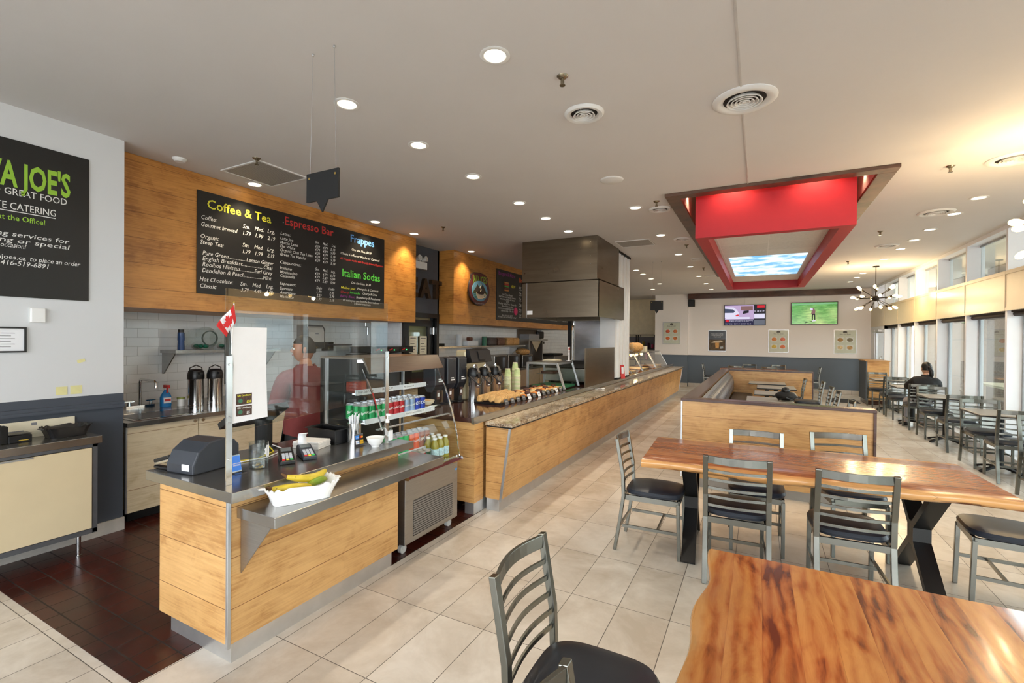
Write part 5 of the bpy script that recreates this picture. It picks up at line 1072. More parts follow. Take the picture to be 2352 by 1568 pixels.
for k, (y, rgb) in enumerate(((11.6, 0), (12.0, 1), (12.45, 1))):
    t = thing('round_loaf' if k else 'glass_jar', ['cluster of clear glass jars on top of the hot food case', 'round tan bread loaf on top of the hot food case, left one', 'round tan bread loaf on top of the hot food case, right one'][k], 'food' if k else 'jar', (-2.85, y, 1.352)); 
    if k: MB().sphere((0, 0, .12), .17, sz=.75).build('loaf', m_bread, t, smooth=True)
    else: MB().lathe([(.001, 0), (.11, 0), (.12, .1), (.08, .22)], seg=24).build('jar', m_pvc, t, smooth=True)
tag(MB().box(-.1, .1, -.15, .15, 0, .14).build('cream_box', flat('cream_card', (226, 216, 190), .7), loc=(-2.85, 13.1, 1.352)), 'cream cardboard box on top of the far glass food case', 'box')
# rack with goods in the recess
rk = thing('storage_rack', 'black wire storage rack with colourful goods in the cream recess', 'rack', (-4.3, 19.25, 0))
r_ = MB()
for x in (-.75, -.1, .0, .62): r_.box(x-.015, x+.015, -.2, -.17, 0, 1.88).box(x-.015, x+.015, .17, .2, 0, 1.88)
for z in (.4, .85, 1.30, 1.86): r_.box(-.76, -.09, -.2, .2, z, z+.02).box(-.01, .63, -.2, .2, z, z+.02)
r_.build('rack_frame', m_blackm, rk)
MB().box(-.72, .6, .14, .165, .9, 1.8).build('mesh_back', flat('grey_mesh', (120, 116, 120), .7), rk)
for i, (x, z, w_, h_, rgb, nm) in enumerate(((-.6, 1.33, .1, .2, (170, 60, 110), 'pink'), (-.4, 1.33, .16, .26, (200, 190, 190), 'white'), (-.2, 1.33, .07, .22, (110, 40, 100), 'purple'), (.16, 1.33, .05, .28, (170, 150, 50), 'yellow'), (.34, 1.33, .08, .22, (70, 40, 70), 'dark purple'), (.52, 1.33, .05, .16, (190, 60, 110), 'rose'), (.3, .88, .07, .3, (190, 40, 130), 'magenta'), (-.45, .88, .12, .25, (190, 60, 60), 'red'))):
    tag(MB().box(-w_/2, w_/2, -.12, .1, 0, h_).build('packaged_item', flat('pack_'+nm.replace(' ', '_'), rgb, .6, var=.2, sc=12), loc=(-4.3+x, 19.25-.04, z), bevel=.01), '%s packaged item on the black storage rack in the recess' % nm, 'package')
# ================================================================== KITCHEN BACK COUNTER
kc = thing('kitchen_counter', 'long steel topped kitchen counter with pale doors under the second bulkhead', 'cabinet', (-5.45, 7.4, 0))
MB().box(-.64, .0, 0, 7.0, .86, .9).build('worktop', m_steelh, kc); MB().box(-.62, -.04, .02, 6.98, .1, .86).build('carcass', flat('brown_grey_laminate', (150, 130, 110), .5), kc)
for i in range(9): MB().box(-.04, -.02, .03+.77*i, .77+.77*i, .12, .85).build('door', flat('beige_laminate', (176, 154, 130), .45), kc, bevel=.002)
s2 = thing('wall_shelf', 'long steel wall shelf with brackets below the logo bulkhead', 'shelf', (-6.1, 7.4, 1.46)); MB().box(0, .33, 0, 4.3, 0, .035).build('shelf_plate', m_steelh, s2)
for y in (.3, 2.1, 4.0): MB().prism([(0, 0), (.27, 0), (.25, -.03), (.03, -.24), (0, -.24)], 'y', y, y+.012).build('bracket', m_steel, s2)
def simple(nm, lab, cat, mb_, mat, loc, **k): return tag(mb_.build(nm, mat, loc=loc, **k), lab, cat)
simple('paper_towel_roll', 'standing white paper towel roll on the long wall shelf', 'paper roll', MB().lathe([(.02, 0), (.07, 0), (.07, .26), (.02, .26)], seg=24), m_paper, (-5.92, 8.66, 1.497))
simple('green_cylinder', 'green cylinder canister on the long wall shelf', 'canister', MB().cyl((0, 0, 0), (0, 0, .22), .06), flat('green_canister', (30, 110, 80), .4), (-5.92, 9.75, 1.497))
simple('black_box', 'small black box at the left end of the long wall shelf', 'box', MB().box(-.06, .06, -.09, .09, 0, .06), m_blackm, (-5.92, 7.95, 1.497))
simple('white_box', 'crumpled white bag with brown top on the long wall shelf', 'bag', MB().box(-.1, .1, -.22, .22, 0, .12).box(-.05, .05, -.08, .06, .12, .2, 1), [m_paper, flat('brown_print', (110, 60, 40), .5)], (-5.92, 9.1, 1.497), bevel=.02)
for i, (y, m_, c_) in enumerate(((10.05, flat('sliced_loaf_dark', (90, 80, 76), .6, var=.3, sc=30), 'grey'), (10.5, flat('sliced_loaf_brown', (120, 84, 64), .6, var=.3, sc=30), 'brown'), (10.95, m_bread, 'golden'), (11.3, m_bread, 'light'))):
    simple('bread_bag', '%s bagged bread loaf on the right part of the long wall shelf' % c_, 'bread', MB().box(-.1, .1, -.19, .17, 0, .2), m_, (-5.92, y, 1.497), bevel=.05, seg=4)
def microwave(y0, y1, z1, lab):
    t = thing('microwave_oven', lab, 'microwave', (-5.55, (y0+y1)/2, .901)); h = (y1-y0)/2
    MB().box(-.4, 0, -h, h, 0.01, z1).build('casing', m_steel, t, bevel=.006); MB().box(0, .012, -h+.02, h*.45, .03, z1-.02).build('door', m_black, t, bevel=.003); MB().box(0, .012, h*.5, h-.02, .03, z1-.02).build('control_panel', flat('dark_grey_plastic', (62, 58, 60), .3), t)
    MB().box(.012, .04, h*.36, h*.42, .06, z1-.05).build('handle', m_chrome, t)
microwave(9.62, 10.25, .36, 'black front microwave nearest the door on the kitchen counter'); microwave(10.3, 10.95, .36, 'middle microwave with glass door on the kitchen counter'); microwave(11.1, 11.75, .33, 'boxy steel microwave under the bagged bread on the kitchen counter')
simple('bread_bag', 'golden bagged buns on top of the boxy microwave', 'bread', MB().sphere((0, 0, .08), .2, sz=.45), m_bread, (-5.75, 11.5, 1.235), smooth=True)
fs = thing('warming_station', 'steel food warming station with tapered shade on the kitchen counter', 'kitchen appliance', (-5.75, 12.5, .901))
MB().box(-.3, .05, -.65, .6, .72, .76).box(-.3, .05, .2, .25, 0, .72).box(-.3, .05, -.7, -.66, .3, .76).build('frame', m_steel, fs); MB().prism([(-.5, .70), (.15, .70), (-.18, .40)], 'x', .0, .03).build('tapered_shade', flat('warm_steel', (200, 190, 165), .3, .8), fs); MB().box(-.3, .0, -.6, .1, .76, .9).build('top_trays', flat('cloudy_plastic', (150, 150, 152), .4), fs)
MB().box(-.34, -.3, -.7, .6, 0, 1.05).build('back_plate', flat('brown_steel', (110, 98, 88), .35, .7), fs)
wd = thing('wall_dispenser', 'black and white soap dispenser on the tiled kitchen wall', 'dispenser', (-6.1, 13.2, 1.52)); MB().box(0, .14, -.22, .22, .16, .38).build('dark_cover', m_black, wd, bevel=.03); MB().box(0, .12, -.25, .3, .0, .07).build('drip_tray', m_black, wd, bevel=.01); MB().box(0, .1, .1, .3, .1, .42).build('white_side', m_white, wd)
fr_ = thing('fryer_station', 'steel fryer baskets station at the far end of the kitchen counter', 'kitchen appliance', (-5.6, 13.6, .901)); MB().box(-.4, .1, -.45, .7, .0, .24).build('fryer_body', m_steel, fr_, bevel=.01); MB().box(-.38, .05, -.4, .4, .25, .32).build('black_rail', m_blackm, fr_, bevel=.02)
# ================================================================== BACK WALL
def tv(x0, x1, z0, z1, label):
    t = thing('television', label, 'television', ((x0+x1)/2, 17.998, z0)); a = (x1-x0)/2; h = z1-z0
    MB().box(-a, a, -.06, -.02, 0, h).build('tv_body', m_black, t, bevel=.004); MB().box(-.2, .2, -.02, 0, h*.3, h*.7).build('wall_mount', m_blackm, t)
    MB().tube([(.0, -.004, h), (.0, -.004, 3.23-z0)], .004).build('cable', flat('cable_white', (214, 208, 202), .6), t)
    return t, a, h
def em(nm, rgb, s=1.0): return emit(nm, rgb, s)
def scr(t, a, h, nm, u0, u1, v0, v1, mat, lay):
    w_, hh = 2*a-.04, h-.04
    return MB().box(-a+.02+u0*w_, -a+.02+u1*w_, -.0605-.0006*lay, -.0600-.0006*lay, .02+v0*hh, .02+v1*hh).build(nm, mat, t)
t, a, h = tv(-1.092, .193, 2.196, 2.906, 'wall television showing a news channel with a white car')
S_ = lambda *k: scr(t, a, h, *k)
S_('picture', 0, .72, .28, 1, em('tv_lilac', (196, 170, 210), 1.1), 0); S_('side_panel', .72, 1, 0, 1, em('tv_dark', (20, 20, 40), .8), 0)
S_('ticker', 0, .72, 0, .28, em('tv_navy', (18, 20, 70), .9), 0); S_('red_box', .02, .1, .14, .27, em('tv_red', (220, 30, 50), 1.1), 1); S_('red_header', .80, .99, .86, .98, em('tv_red', (220, 30, 50), 1.1), 1)
S_('white_panel', .73, .99, .32, .56, em('tv_white', (230, 226, 250), 1.1), 1); S_('caption', .02, .62, .30, .40, em('tv_white', (230, 226, 250), 1.1), 2); S_('road_view', .72, .99, .0, .26, em('tv_grey', (110, 116, 130), .9), 1)
w_, hh = 2*a-.04, h-.04
def tp(pts, nm, mat, lay):
    MB().prism([(-a+.02+u*w_, .02+v*hh) for u, v in pts], 'y', -.0605-.0006*lay, -.0600-.0006*lay).build(nm, mat, t)
tp([(0, .36), (.36, .42), (.36, .6), (.30, .78), (.22, .9), (0, .92)], 'white_car', em('tv_white', (230, 226, 250), 1.1), 1)
tp([(0, .62), (.22, .62), (.26, .7), (.2, .8), (0, .84)], 'car_window', em('tv_slate', (70, 80, 110), .9), 2); tp([(.28, .44), (.36, .46), (.34, .54), (.27, .5)], 'tail_light', em('tv_red', (220, 30, 50), 1.1), 2)
tp([(.45, .55), (.6, .62), (.6, .74), (.47, .72)], 'parked_car', em('tv_dark', (20, 20, 40), .8), 1)
tp([(.4, .74), (.7, .74), (.7, .96), (.4, .96)], 'brown_house', em('tv_brown', (150, 110, 110), .9), 1)
g_ = MB(); text(g_, '21 24 23 19', (-a+.02+.735*w_, -.064, .02+.66*hh), (1, 0, 0), V, width=.3, bold=.02); text(g_, 'Breaking news across the city this morning', (-a+.02+.12*w_, -.064, .02+.2*hh), (1, 0, 0), V, width=.72); text(g_, 'Traffic and weather on the ones', (-a+.02+.12*w_, -.064, .02+.15*hh), (1, 0, 0), V, width=.6); text(g_, '7:51  TSX 2.1  DOW 1.4  CAD 0.7  OIL 82', (-a+.04, -.064, .02+.03*hh), (1, 0, 0), V, width=.8); g_.build('screen_lettering', em('tv_white', (230, 226, 250), 1.1), t)
t, a, h = tv(.92, 2.202, 2.211, 2.941, 'wall television showing a golfer on a green course')
w_, hh = 2*a-.04, h-.04
gn = NT('tv_golf_green'); o, x, y, z = gn.coord(); n = gn.noise(gn.vmul(o, (1, 1, 4)), 5, 5); gn.out((0, 0, 0), .15); gn.set(gn.b.inputs['Emission Color'], gn.ramp(n, [(.35, lin((50, 150, 60))), (.65, lin((120, 205, 110)))])); gn.b.inputs['Emission Strength'].default_value = .95
scr(t, a, h, 'picture', 0, 1, 0, 1, gn.m, 0)
tp([(0, .88), (1, .93), (1, .97), (0, .97)], 'far_fairway', em('tv_pale_green', (140, 205, 150), .95), 1)
tp([(.45, .18), (.475, .18), (.48, .42), (.50, .42), (.505, .2), (.53, .2), (.525, .45), (.51, .5), (.45, .5)], 'golfer_trousers', em('tv_dark', (20, 20, 40), .8), 1)
tp([(.43, .48), (.52, .48), (.53, .62), (.48, .76), (.43, .7), (.45, .58)], 'golfer_shirt', em('tv_brown', (150, 110, 110), .9), 2); tp([(.40, .66), (.47, .64), (.47, .73), (.42, .76)], 'golfer_cap', em('tv_white', (230, 226, 250), 1.1), 3)
tp([(.46, .12), (.54, .14), (.54, .18), (.46, .17)], 'golfer_shoes', em('tv_white', (230, 226, 250), 1.1), 2); tp([(.28, .06), (.45, .14), (.46, .12), (.3, .04)], 'golf_club', em('tv_dark', (20, 20, 40), .8), 2)
def poster(x0, x1, z0, z1, label, dark=False, y=17.998, title='New Hot Bowls', foods=((214, 130, 60), (230, 120, 90), (224, 190, 80), (226, 120, 70))):
    t = thing('wall_poster', label, 'poster', ((x0+x1)/2, y, z0)); a = (x1-x0)/2; h = z1-z0
    MB().box(-a, a, -.014, 0, 0, .02).box(-a, a, -.014, 0, h-.02, h).box(-a, -a+.02, -.014, 0, .02, h-.02).box(a-.02, a, -.014, 0, .02, h-.02).build('silver_frame', m_alu, t)
    MB().box(-a+.02, a-.02, -.009, -.002, .02, h-.02).build('print', flat('black_print', (34, 34, 34), .3, var=.3, sc=6) if dark else flat('sage_print', (206, 210, 190), .4), t)
    g_ = MB()
    if dark:
        text(g_, 'MAKE ANY COFFEE', (0, -.011, h*.80), (1, 0, 0), V, width=a*1.3, align='c'); text(g_, 'YOURS FOR THE DAY', (0, -.011, h*.73), (1, 0, 0), V, width=a*1.3, align='c'); text(g_, 'try it iced', (0, -.011, h*.66), (1, 0, 0), V, width=a*.8, align='c')
        MB().box(-a+.03, a-.03, -.011, -.0095, .03, h*.55).build('table_picture', flat('wood_print', (92, 76, 56), .6, var=.5, sc=14), t)
        MB().prism([(-.05, h*.14), (.05, h*.14), (.07, h*.42), (-.07, h*.42)], 'y', -.0125, -.0112).build('cup_picture', flat('latte_print', (214, 160, 90), .5, var=.2, sc=14), t)
        MB().prism([(-.2, h*.4), (-.08, h*.5), (.12, h*.52), (.2, h*.44), (0, h*.40)], 'y', -.0125, -.0112).build('cream_picture', flat('cream_print', (214, 196, 168), .5), t)
        MB().prism([(.1, h*.12), (.2, h*.14), (.19, h*.24), (.09, h*.22)], 'y', -.0125, -.0112).build('plate_picture', flat('grey_plate_print', (180, 186, 186), .5), t)
    else:
        text(g_, title, (0, -.011, h*.80), (1, 0, 0), V, width=a*.95, align='c', shear=.2)
        MB().prism([(-.055, h*.87), (.055, h*.87), (.05, h*.93), (0, h*.955), (-.05, h*.93)], 'y', -.011, -.0095).build('small_logo', flat('logo_dark', (80, 78, 70), .5), t)
        for k, rgb in enumerate(foods):
            cx = (-.42 if k % 2 == 0 else .42)*a*1.0; cz = h*(.58 if k < 2 else .26)
            MB().box(cx-.09, cx+.09, -.0105, -.0095, cz-.075, cz+.085).build('picture_panel', flat('pale_panel', (220, 222, 212), .5), t)
            MB().prism([(cx+.075*math.cos(q*PI/8)*(1+.08*math.sin(3*q)), cz+.06*math.sin(q*PI/8)) for q in range(16)], 'y', -.0125, -.011).build('food_picture', flat('food_%d_%d_%d' % rgb, rgb, .5, var=.4, sc=30), t)
    g_.build('lettering', m_w if dark else m_blackm, t)
poster(-1.606, -1.019, 1.286, 2.035, 'black framed coffee poster under the news television', True)
poster(.271, .863, 1.281, 2.048, 'pale green menu poster with four orange dishes between the televisions')
poster(2.101, 2.698, 1.28, 2.045, 'pale green menu poster with four pasta dishes near the window corner', foods=((170, 130, 70), (120, 110, 80), (226, 200, 150), (196, 150, 90)))
poster(-3.15, -2.53, 1.525, 2.328, 'pale green burger menu poster on the wall pier beside the recess', y=17.848, title='Burger & Poutine', foods=((200, 90, 50), (200, 120, 70), (214, 110, 50), (206, 120, 60)))
t = thing('wall_speaker', 'small black speaker box under the left end of the ceiling beam', 'speaker', (-2.16, 17.9, 2.88)); MB().box(-.1, .1, -.12, .08, 0, .24).build('cabinet', m_blackm, t, bevel=.005); MB().box(-.085, .085, -.122, -.12, .02, .22).build('grille', m_black, t)
t = thing('half_wall', 'wood clad waist-high service block with grey side near the window corner', 'partition', (2.52, 15.4, 0)); MB().box(.03, .50, 0, .95, .12, 1.15).build('wood_body', m_wood, t); MB().box(0, .03, 0, .95, .12, 1.15).build('grey_side', m_grey, t); MB().box(.03, .48, .02, .9, 0, .12).build('dark_kick', m_dwood, t); MB().box(-.02, .51, -.02, .97, 1.15, 1.175).build('cap', m_wood, t)
tag(MB().box(-.35, .33, -.5, .5, 0, .012).build('floor_mat', flat('charcoal_mat', (58, 60, 64), .95, bump=80), loc=(2.1, 16.0, .001)), 'dark charcoal floor mat beside the half wall at the entrance', 'mat')
# ================================================================== CHAIRS
m_cham = flat('gunmetal_steel', (120, 120, 113), .24, .9, var=.1, sc=4)
m_vinyl = flat('black_vinyl', (40, 46, 56), .34, var=.05)
def chair_proto():
    t = thing('dining_chair', 'x', 'chair', (0, 0, 0))
    def back(s): return [(s*.195, -.272, 0), (s*.195, -.235, .22), (s*.195, -.205, .44), (s*.195, -.212, .60), (s*.195, -.262, .88)]
    for s in (-1, 1):
        MB().sweep(back(s), .032, .026, (1, 0, 0)).build('back_leg_post', m_cham, t, bevel=.003)
        MB().sweep([(s*.18, .212, 0), (s*.18, .200, .425)], .026, .026, (1, 0, 0)).build('front_leg', m_cham, t, bevel=.003)
        MB().sweep([(s*.19, -.215, .20), (s*.183, .203, .20)], .013, .022, (1, 0, 0)).build('side_stretcher', m_cham, t)
    def yb(z): return -.212-(z-.60)*.05/.28 if z > .6 else -.208
    def slat(z, hgt, th, bow): 
        ps = [(-.18+.36*i/8, yb(z)-bow*math.sin(PI*i/8), z) for i in range(9)]
        return MB().sweep(ps, hgt, th, (0, 0, 1))
    slat(.853, .052, .014, .038).build('top_rail', m_cham, t, bevel=.002)
    for k in range(5): slat(.775-.062*k, .018, .009, .034-.003*k).build('slat', m_cham, t)
    MB().sweep([(-.18, -.205, .425), (.18, -.205, .425)], .04, .02, (0, 0, 1)).sweep([(-.17, .20, .425), (.17, .20, .425)], .04, .02, (0, 0, 1)).sweep([(-.18, -.2, .425), (-.18, .2, .425)], .04, .02, (0, 0, 1)).sweep([(.18, -.2, .425), (.18, .2, .425)], .04, .02, (0, 0, 1)).build('seat_frame', m_cham, t)
    for y_ in (-.232, .05): MB().sweep([(-.18, y_, .20), (.18, y_, .20)], .022, .012, (0, 0, 1)).build('cross_stretcher', m_cham, t)
    def pad(u, v):
        a = 2*PI*u; e = .5; c, s = math.cos(a), math.sin(a)
        w_ = .205-.015*(s < 0)*abs(s); x = w_*math.copysign(abs(c)**e, c); y = .215*math.copysign(abs(s)**e, s)
        prof_ = [(.90, 0), (1.0, .008), (1.02, .024), (.97, .042), (.8, .053), (.5, .060), (.2, .062), (.0001, .062)]
        k = v*(len(prof_)-1); i = min(int(k), len(prof_)-2); f = k-i; r = prof_[i][0]*(1-f)+prof_[i+1][0]*f; z = prof_[i][1]*(1-f)+prof_[i+1][1]*f
        return (x*r, y*r+.01, .446+z)
    b = MB().grid(pad, 40, 14); b.f.append(tuple(range(40))[::-1]); b.m.append(0)
    b.build('seat_pad', m_vinyl, t, smooth=True)
    return t
ch = chair_proto(); used_ch = [False]
def chair(x, y, rz, label, group='ladder back dining chairs'):
    if not used_ch[0]:
        used_ch[0] = True; ch.location = (x, y, 0); ch.rotation_euler = (0, 0, rz); ch['label'] = label; ch['group'] = group; return ch
    return dup(ch, label, (x, y, 0), rz, group)
PX, MX, PY, MY = -PI/2, PI/2, 0, PI      # facing +x, -x, +y, -y
G1 = 'chairs around the two live edge tables'
chair(-.735, 3.875, PX+.03, 'ladder back chair at the left end of the far live edge table', G1)
chair(-.137, 3.735, .05, 'ladder back chair on the near side of the far live edge table, left one', G1)
chair(.515, 3.715, .05, 'ladder back chair on the near side of the far live edge table, right one', G1)
chair(-.01, 4.34, MY+.03, 'ladder back chair between the far live edge table and the booth wall, left one', G1)
chair(.655, 4.60, MY+.2, 'ladder back chair between the far live edge table and the booth wall, right one', G1)
chair(1.42, 4.12, MX-.06, 'ladder back chair at the right end of the far live edge table', G1)
chair(-.51, 1.54, PX, 'large foreground ladder back chair left of the nearest live edge table', G1)
chair(-.15, .875, PX, 'ladder back chair cut by the bottom image edge beside the nearest table', G1)
G2 = 'chairs along the window tables'
for y, rz, lab in ((6.88, MY, 'window row chair at the right image edge, facing the camera'), (7.84, PY, 'window row chair with its back to the camera at the nearest pedestal table'), (8.54, MY, 'window row chair on the far side of the nearest pedestal table'), (9.60, PY, 'window row chair with its back to camera at the second pedestal table'), (10.61, MY, 'window row chair between the second pedestal table and the seated woman'), (11.62, PY, 'window row chair the woman in black sits on'), (12.87, MY, 'window row chair across the table from the seated woman'), (13.66, PY, 'window row chair with its back to camera at the farthest pedestal table'), (14.92, MY, 'farthest window row chair, beside the wood half wall')):
    chair(2.72, y, rz+random.uniform(-.04, .04), lab, G2)
for k, (y, x) in enumerate(((11.55, .60), (10.95, .86), (9.75, .86), (8.95, .86), (7.6, .84))):
    chair(x, y, MX, 'ladder back chair in the booth, %s from the far booth wall' % ORD[k], 'chairs inside the booth')
for x, y, rz, lab in ((-1.42, 17.0, PX, 'chair at the left end of the distant live edge table'), (-.65, 16.52, PY, 'left chair on the near side of the distant live edge table'), (.27, 16.52, PY, 'right chair on the near side of the distant live edge table'), (-.28, 17.5, MY, 'left chair between the distant live edge table and back wall'), (.57, 17.5, MY, 'right chair between the distant live edge table and back wall'), (1.40, 17.0, MX, 'chair at the right end of the distant live edge table')):
    chair(x, y, rz, lab, 'chairs around the distant live edge table')
# ================================================================== LIVE EDGE TABLES
def live_table(name, label, loc, rz, L, W, seed, mat, legx, wob=(.03, .02), top=.762, th=.058):
    t = thing('live_edge_table', label, 'table', loc, rz); rnd = random.Random(seed)
    ph = [rnd.uniform(0, 6) for _ in range(6)]
    def ef(x, s):     # edge offset of the near / far long side
        a = wob[0 if s < 0 else 1]; return a*(math.sin(x*3.1+ph[0]*s)+.5*math.sin(x*7.3+ph[1])+.3*math.sin(x*15+ph[2]))
    NX, rows_ = 90, [(-1, 0, 0.0), (-1, .006, .35), (-1, .024, .85), (-1, .04, 1.0)]
    vs = []; b = MB(); nx = NX+1
    prof_ = []
    for i in range(nx):
        x = -L/2+L*i/NX; yn = -W/2+ef(x, -1); yf = W/2+ef(x, 1); bv = .02+.006*math.sin(x*9+ph[3])
        prof_.append([(x, yn+bv+.012, -th), (x, yn+.004, -th*.62), (x, yn, -th*.35), (x, yn+.006, -.006), (x, yn+.014, 0), (x, yn*.5, 0), (x, 0, 0), (x, yf*.5, 0), (x, yf-.014, 0), (x, yf-.006, -.006), (x, yf, -th*.35), (x, yf-.004, -th*.62), (x, yf-bv-.012, -th)])
    m = 13
    for p in prof_: vs += [(q[0], q[1], top+q[2]) for q in p]
    fs = []
    for i in range(NX):
        for k in range(m): fs.append((i*m+k, (i+1)*m+k, (i+1)*m+(k+1) % m, i*m+(k+1) % m)[::-1])
    fs += [tuple(range(m)), tuple(NX*m+k for k in range(m))[::-1]]
    b.add(vs, fs)
    b.build('table_top', mat, t, smooth=True)
    for sx in legx:
        lb = MB()
        for s in (-1, 1): lb.sweep([(sx, s*.36, 0), (sx, s*.035, .30), (sx, s*.035, .42), (sx, s*.34, top-th)], .10, .045, (1, 0, 0))
        lb.box(sx-.05, sx+.05, -.03, .03, .28, .44)
        lb.build('x_leg', flat('black_steel', (14, 14, 15), .35), t)
        MB().box(sx-.05, sx+.05, -.38, .38, top-th-.008, top-th-.001).build('mounting_plate', flat('black_steel', (14, 14, 15), .35), t)
    return t
live_table('a', 'far live edge wood table on black X legs in front of the booth', (.265, 4.10, 0), .055, 2.14, .98, 4, acacia('acacia_red', (124, 64, 38), (160, 92, 52), (190, 124, 74), 1.0, .12, .47), (-.74, .72), (.022, .012))
live_table('b', 'nearest live edge wood table filling the lower right corner', (.325, 1.13, 0), -PI/2, 2.14, 1.05, 9, acacia('acacia_golden', (104, 46, 20), (178, 98, 44), (214, 146, 78), 4.0, .10), (-.75, .75), (.028, .02))
live_table('c', 'distant live edge wood table between the booth and the back wall', (-.02, 17.02, 0), 0, 2.2, .85, 5, acacia('acacia_red'), (-.7, .7))
# ================================================================== PEDESTAL TABLES
def ped(x, y, sx, sy, label, group, first=[None]):
    t = thing('pedestal_table', label, 'table', (x, y, 0), 0, group)
    MB().box(-sx/2, sx/2, -sy/2, sy/2, .735, .765).build('table_top', flat('grey_laminate_top', (150, 146, 138), .3), t, bevel=.012)
    MB().box(-sx/2-.003, sx/2+.003, -sy/2-.003, sy/2+.003, .737, .758).build('black_edge', m_black, t, bevel=.01)
    MB().cyl((0, 0, .05), (0, 0, .735), .038).box(-.12, .12, -.12, .12, .715, .735).build('column', m_blackm, t)
    f = MB()
    for k in range(4):
        a = k*PI/2+.6; c, s = math.cos(a), math.sin(a)
        f.sweep([(0, 0, .075), (c*.12, s*.12, .06), (c*.24, s*.24, .03), (c*.28, s*.28, .012)], .05, .025, (-s, c, 0))
    f.build('base_feet', m_blackm, t, bevel=.004)
for y, lab in ((6.3, 'pedestal table by the window, beyond the right image edge'), (8.30, 'nearest fully visible grey pedestal table by the window'), (10.30, 'second grey pedestal table by the window, before the seated woman'), (12.25, 'grey pedestal table the seated woman leans on'), (14.30, 'farthest grey pedestal table by the window')):
    ped(2.77, y, .61, .70, lab, 'pedestal tables along the windows')
for k, (x, y, sx, sy) in enumerate(((.16, 11.55, .70, .62), (.30, 10.55, .66, .70), (.25, 9.32, .64, .66), (.15, 8.28, .64, .60))):
    ped(x, y, sx, sy, 'grey topped booth table, %s from the far booth wall' % ORD[k], 'pedestal tables inside the booth')
bt = thing('black_bag', 'black cap and bag on the nearest booth table', 'bag', (.36, 8.15, .768)); MB().sphere((0, 0, .074), .12, sz=.6, sx=1.2).build('bag_body', m_blackm, bt, smooth=True); MB().sphere((0, 0, .15), .06).build('cap', m_black, bt, smooth=True); MB().tube([(-.1, -.08, .02), (0, -.13, .06), (.1, -.08, .02)], .012).build('strap', m_black, bt)
# ================================================================== BOOTH
bo = thing('booth', 'wood clad booth enclosure with dark cap and tufted silver bench', 'booth', (-.79, 5.66, 0))
def cap(b, x0, x1, y0, y1): return b.box(x0, x1, y0, y1, .972, 1.002)
MB().box(.015, 1.79, .03, .16, .10, .972).build('front_panel', m_wood, bo); MB().box(.04, 1.77, .05, .15, 0, .10).build('front_kick', flat('grey_kick', (150, 146, 140), .4), bo)
MB().box(.015, .15, .16, 6.36, .10, .972).build('side_panel', m_wood, bo); MB().box(.04, .14, .16, 6.36, 0, .10).build('side_kick', flat('grey_kick', (150, 146, 140), .4), bo)
MB().box(.015, 1.82, 6.36, 6.49, .10, .972).build('rear_panel', m_wood, bo); MB().box(.04, 1.80, 6.37, 6.48, 0, .10).build('rear_kick', flat('grey_kick', (150, 146, 140), .4), bo)
b = MB().box(0, 1.81, 0, .175, .972, 1.002).box(0, .17, .175, 6.35, .972, 1.002).box(0, 1.84, 6.35, 6.50, .972, 1.002).box(1.785, 1.81, .015, .175, .10, .972).box(1.82, 1.84, 6.35, 6.50, .10, .972); b.build('dark_cap', m_dwood, bo, bevel=.003)
MB().box(0, .015, .015, .035, .10, .972).build('corner_trim', m_alu, bo)
MB().box(.15, .66, .18, 6.34, .10, .40).build('bench_base', m_wood, bo)
MB().box(.26, .67, .18, 6.34, .40, .48).build('bench_seat', flat('brown_black_vinyl', (48, 42, 38), .4), bo, bevel=.03, seg=4)
tf = NT('tufted_silver_vinyl'); o, x, y, z = tf.coord(); l1, _ = tf.line(y, .16, .008); l2, _ = tf.line(z, .16, .008, .52); n = tf.noise(o, 40, 4)
tf.bump(tf.math('SUBTRACT', tf.math('MULTIPLY', n, .5), tf.math('MAXIMUM', l1, l2)), .8, .01); tf.out(tf.mix(tf.math('MAXIMUM', l1, l2), lin((118, 118, 124)), lin((44, 44, 48))), .28, .5)
def cush(u, v):
    y = .20+6.12*u; z = .47+.49*v; d = .022*abs(math.sin((y-.2)*PI/.16))**.5*abs(math.sin((z-.48)*PI/.16))**.5
    return (.20+.09*math.sin(PI*min(1, v*1.15))**.4*.9+d*(0 < v < 1)-.03*v, y, z)
MB().grid(cush, 380, 27).build('tufted_backrest', tf.m, bo, smooth=True)
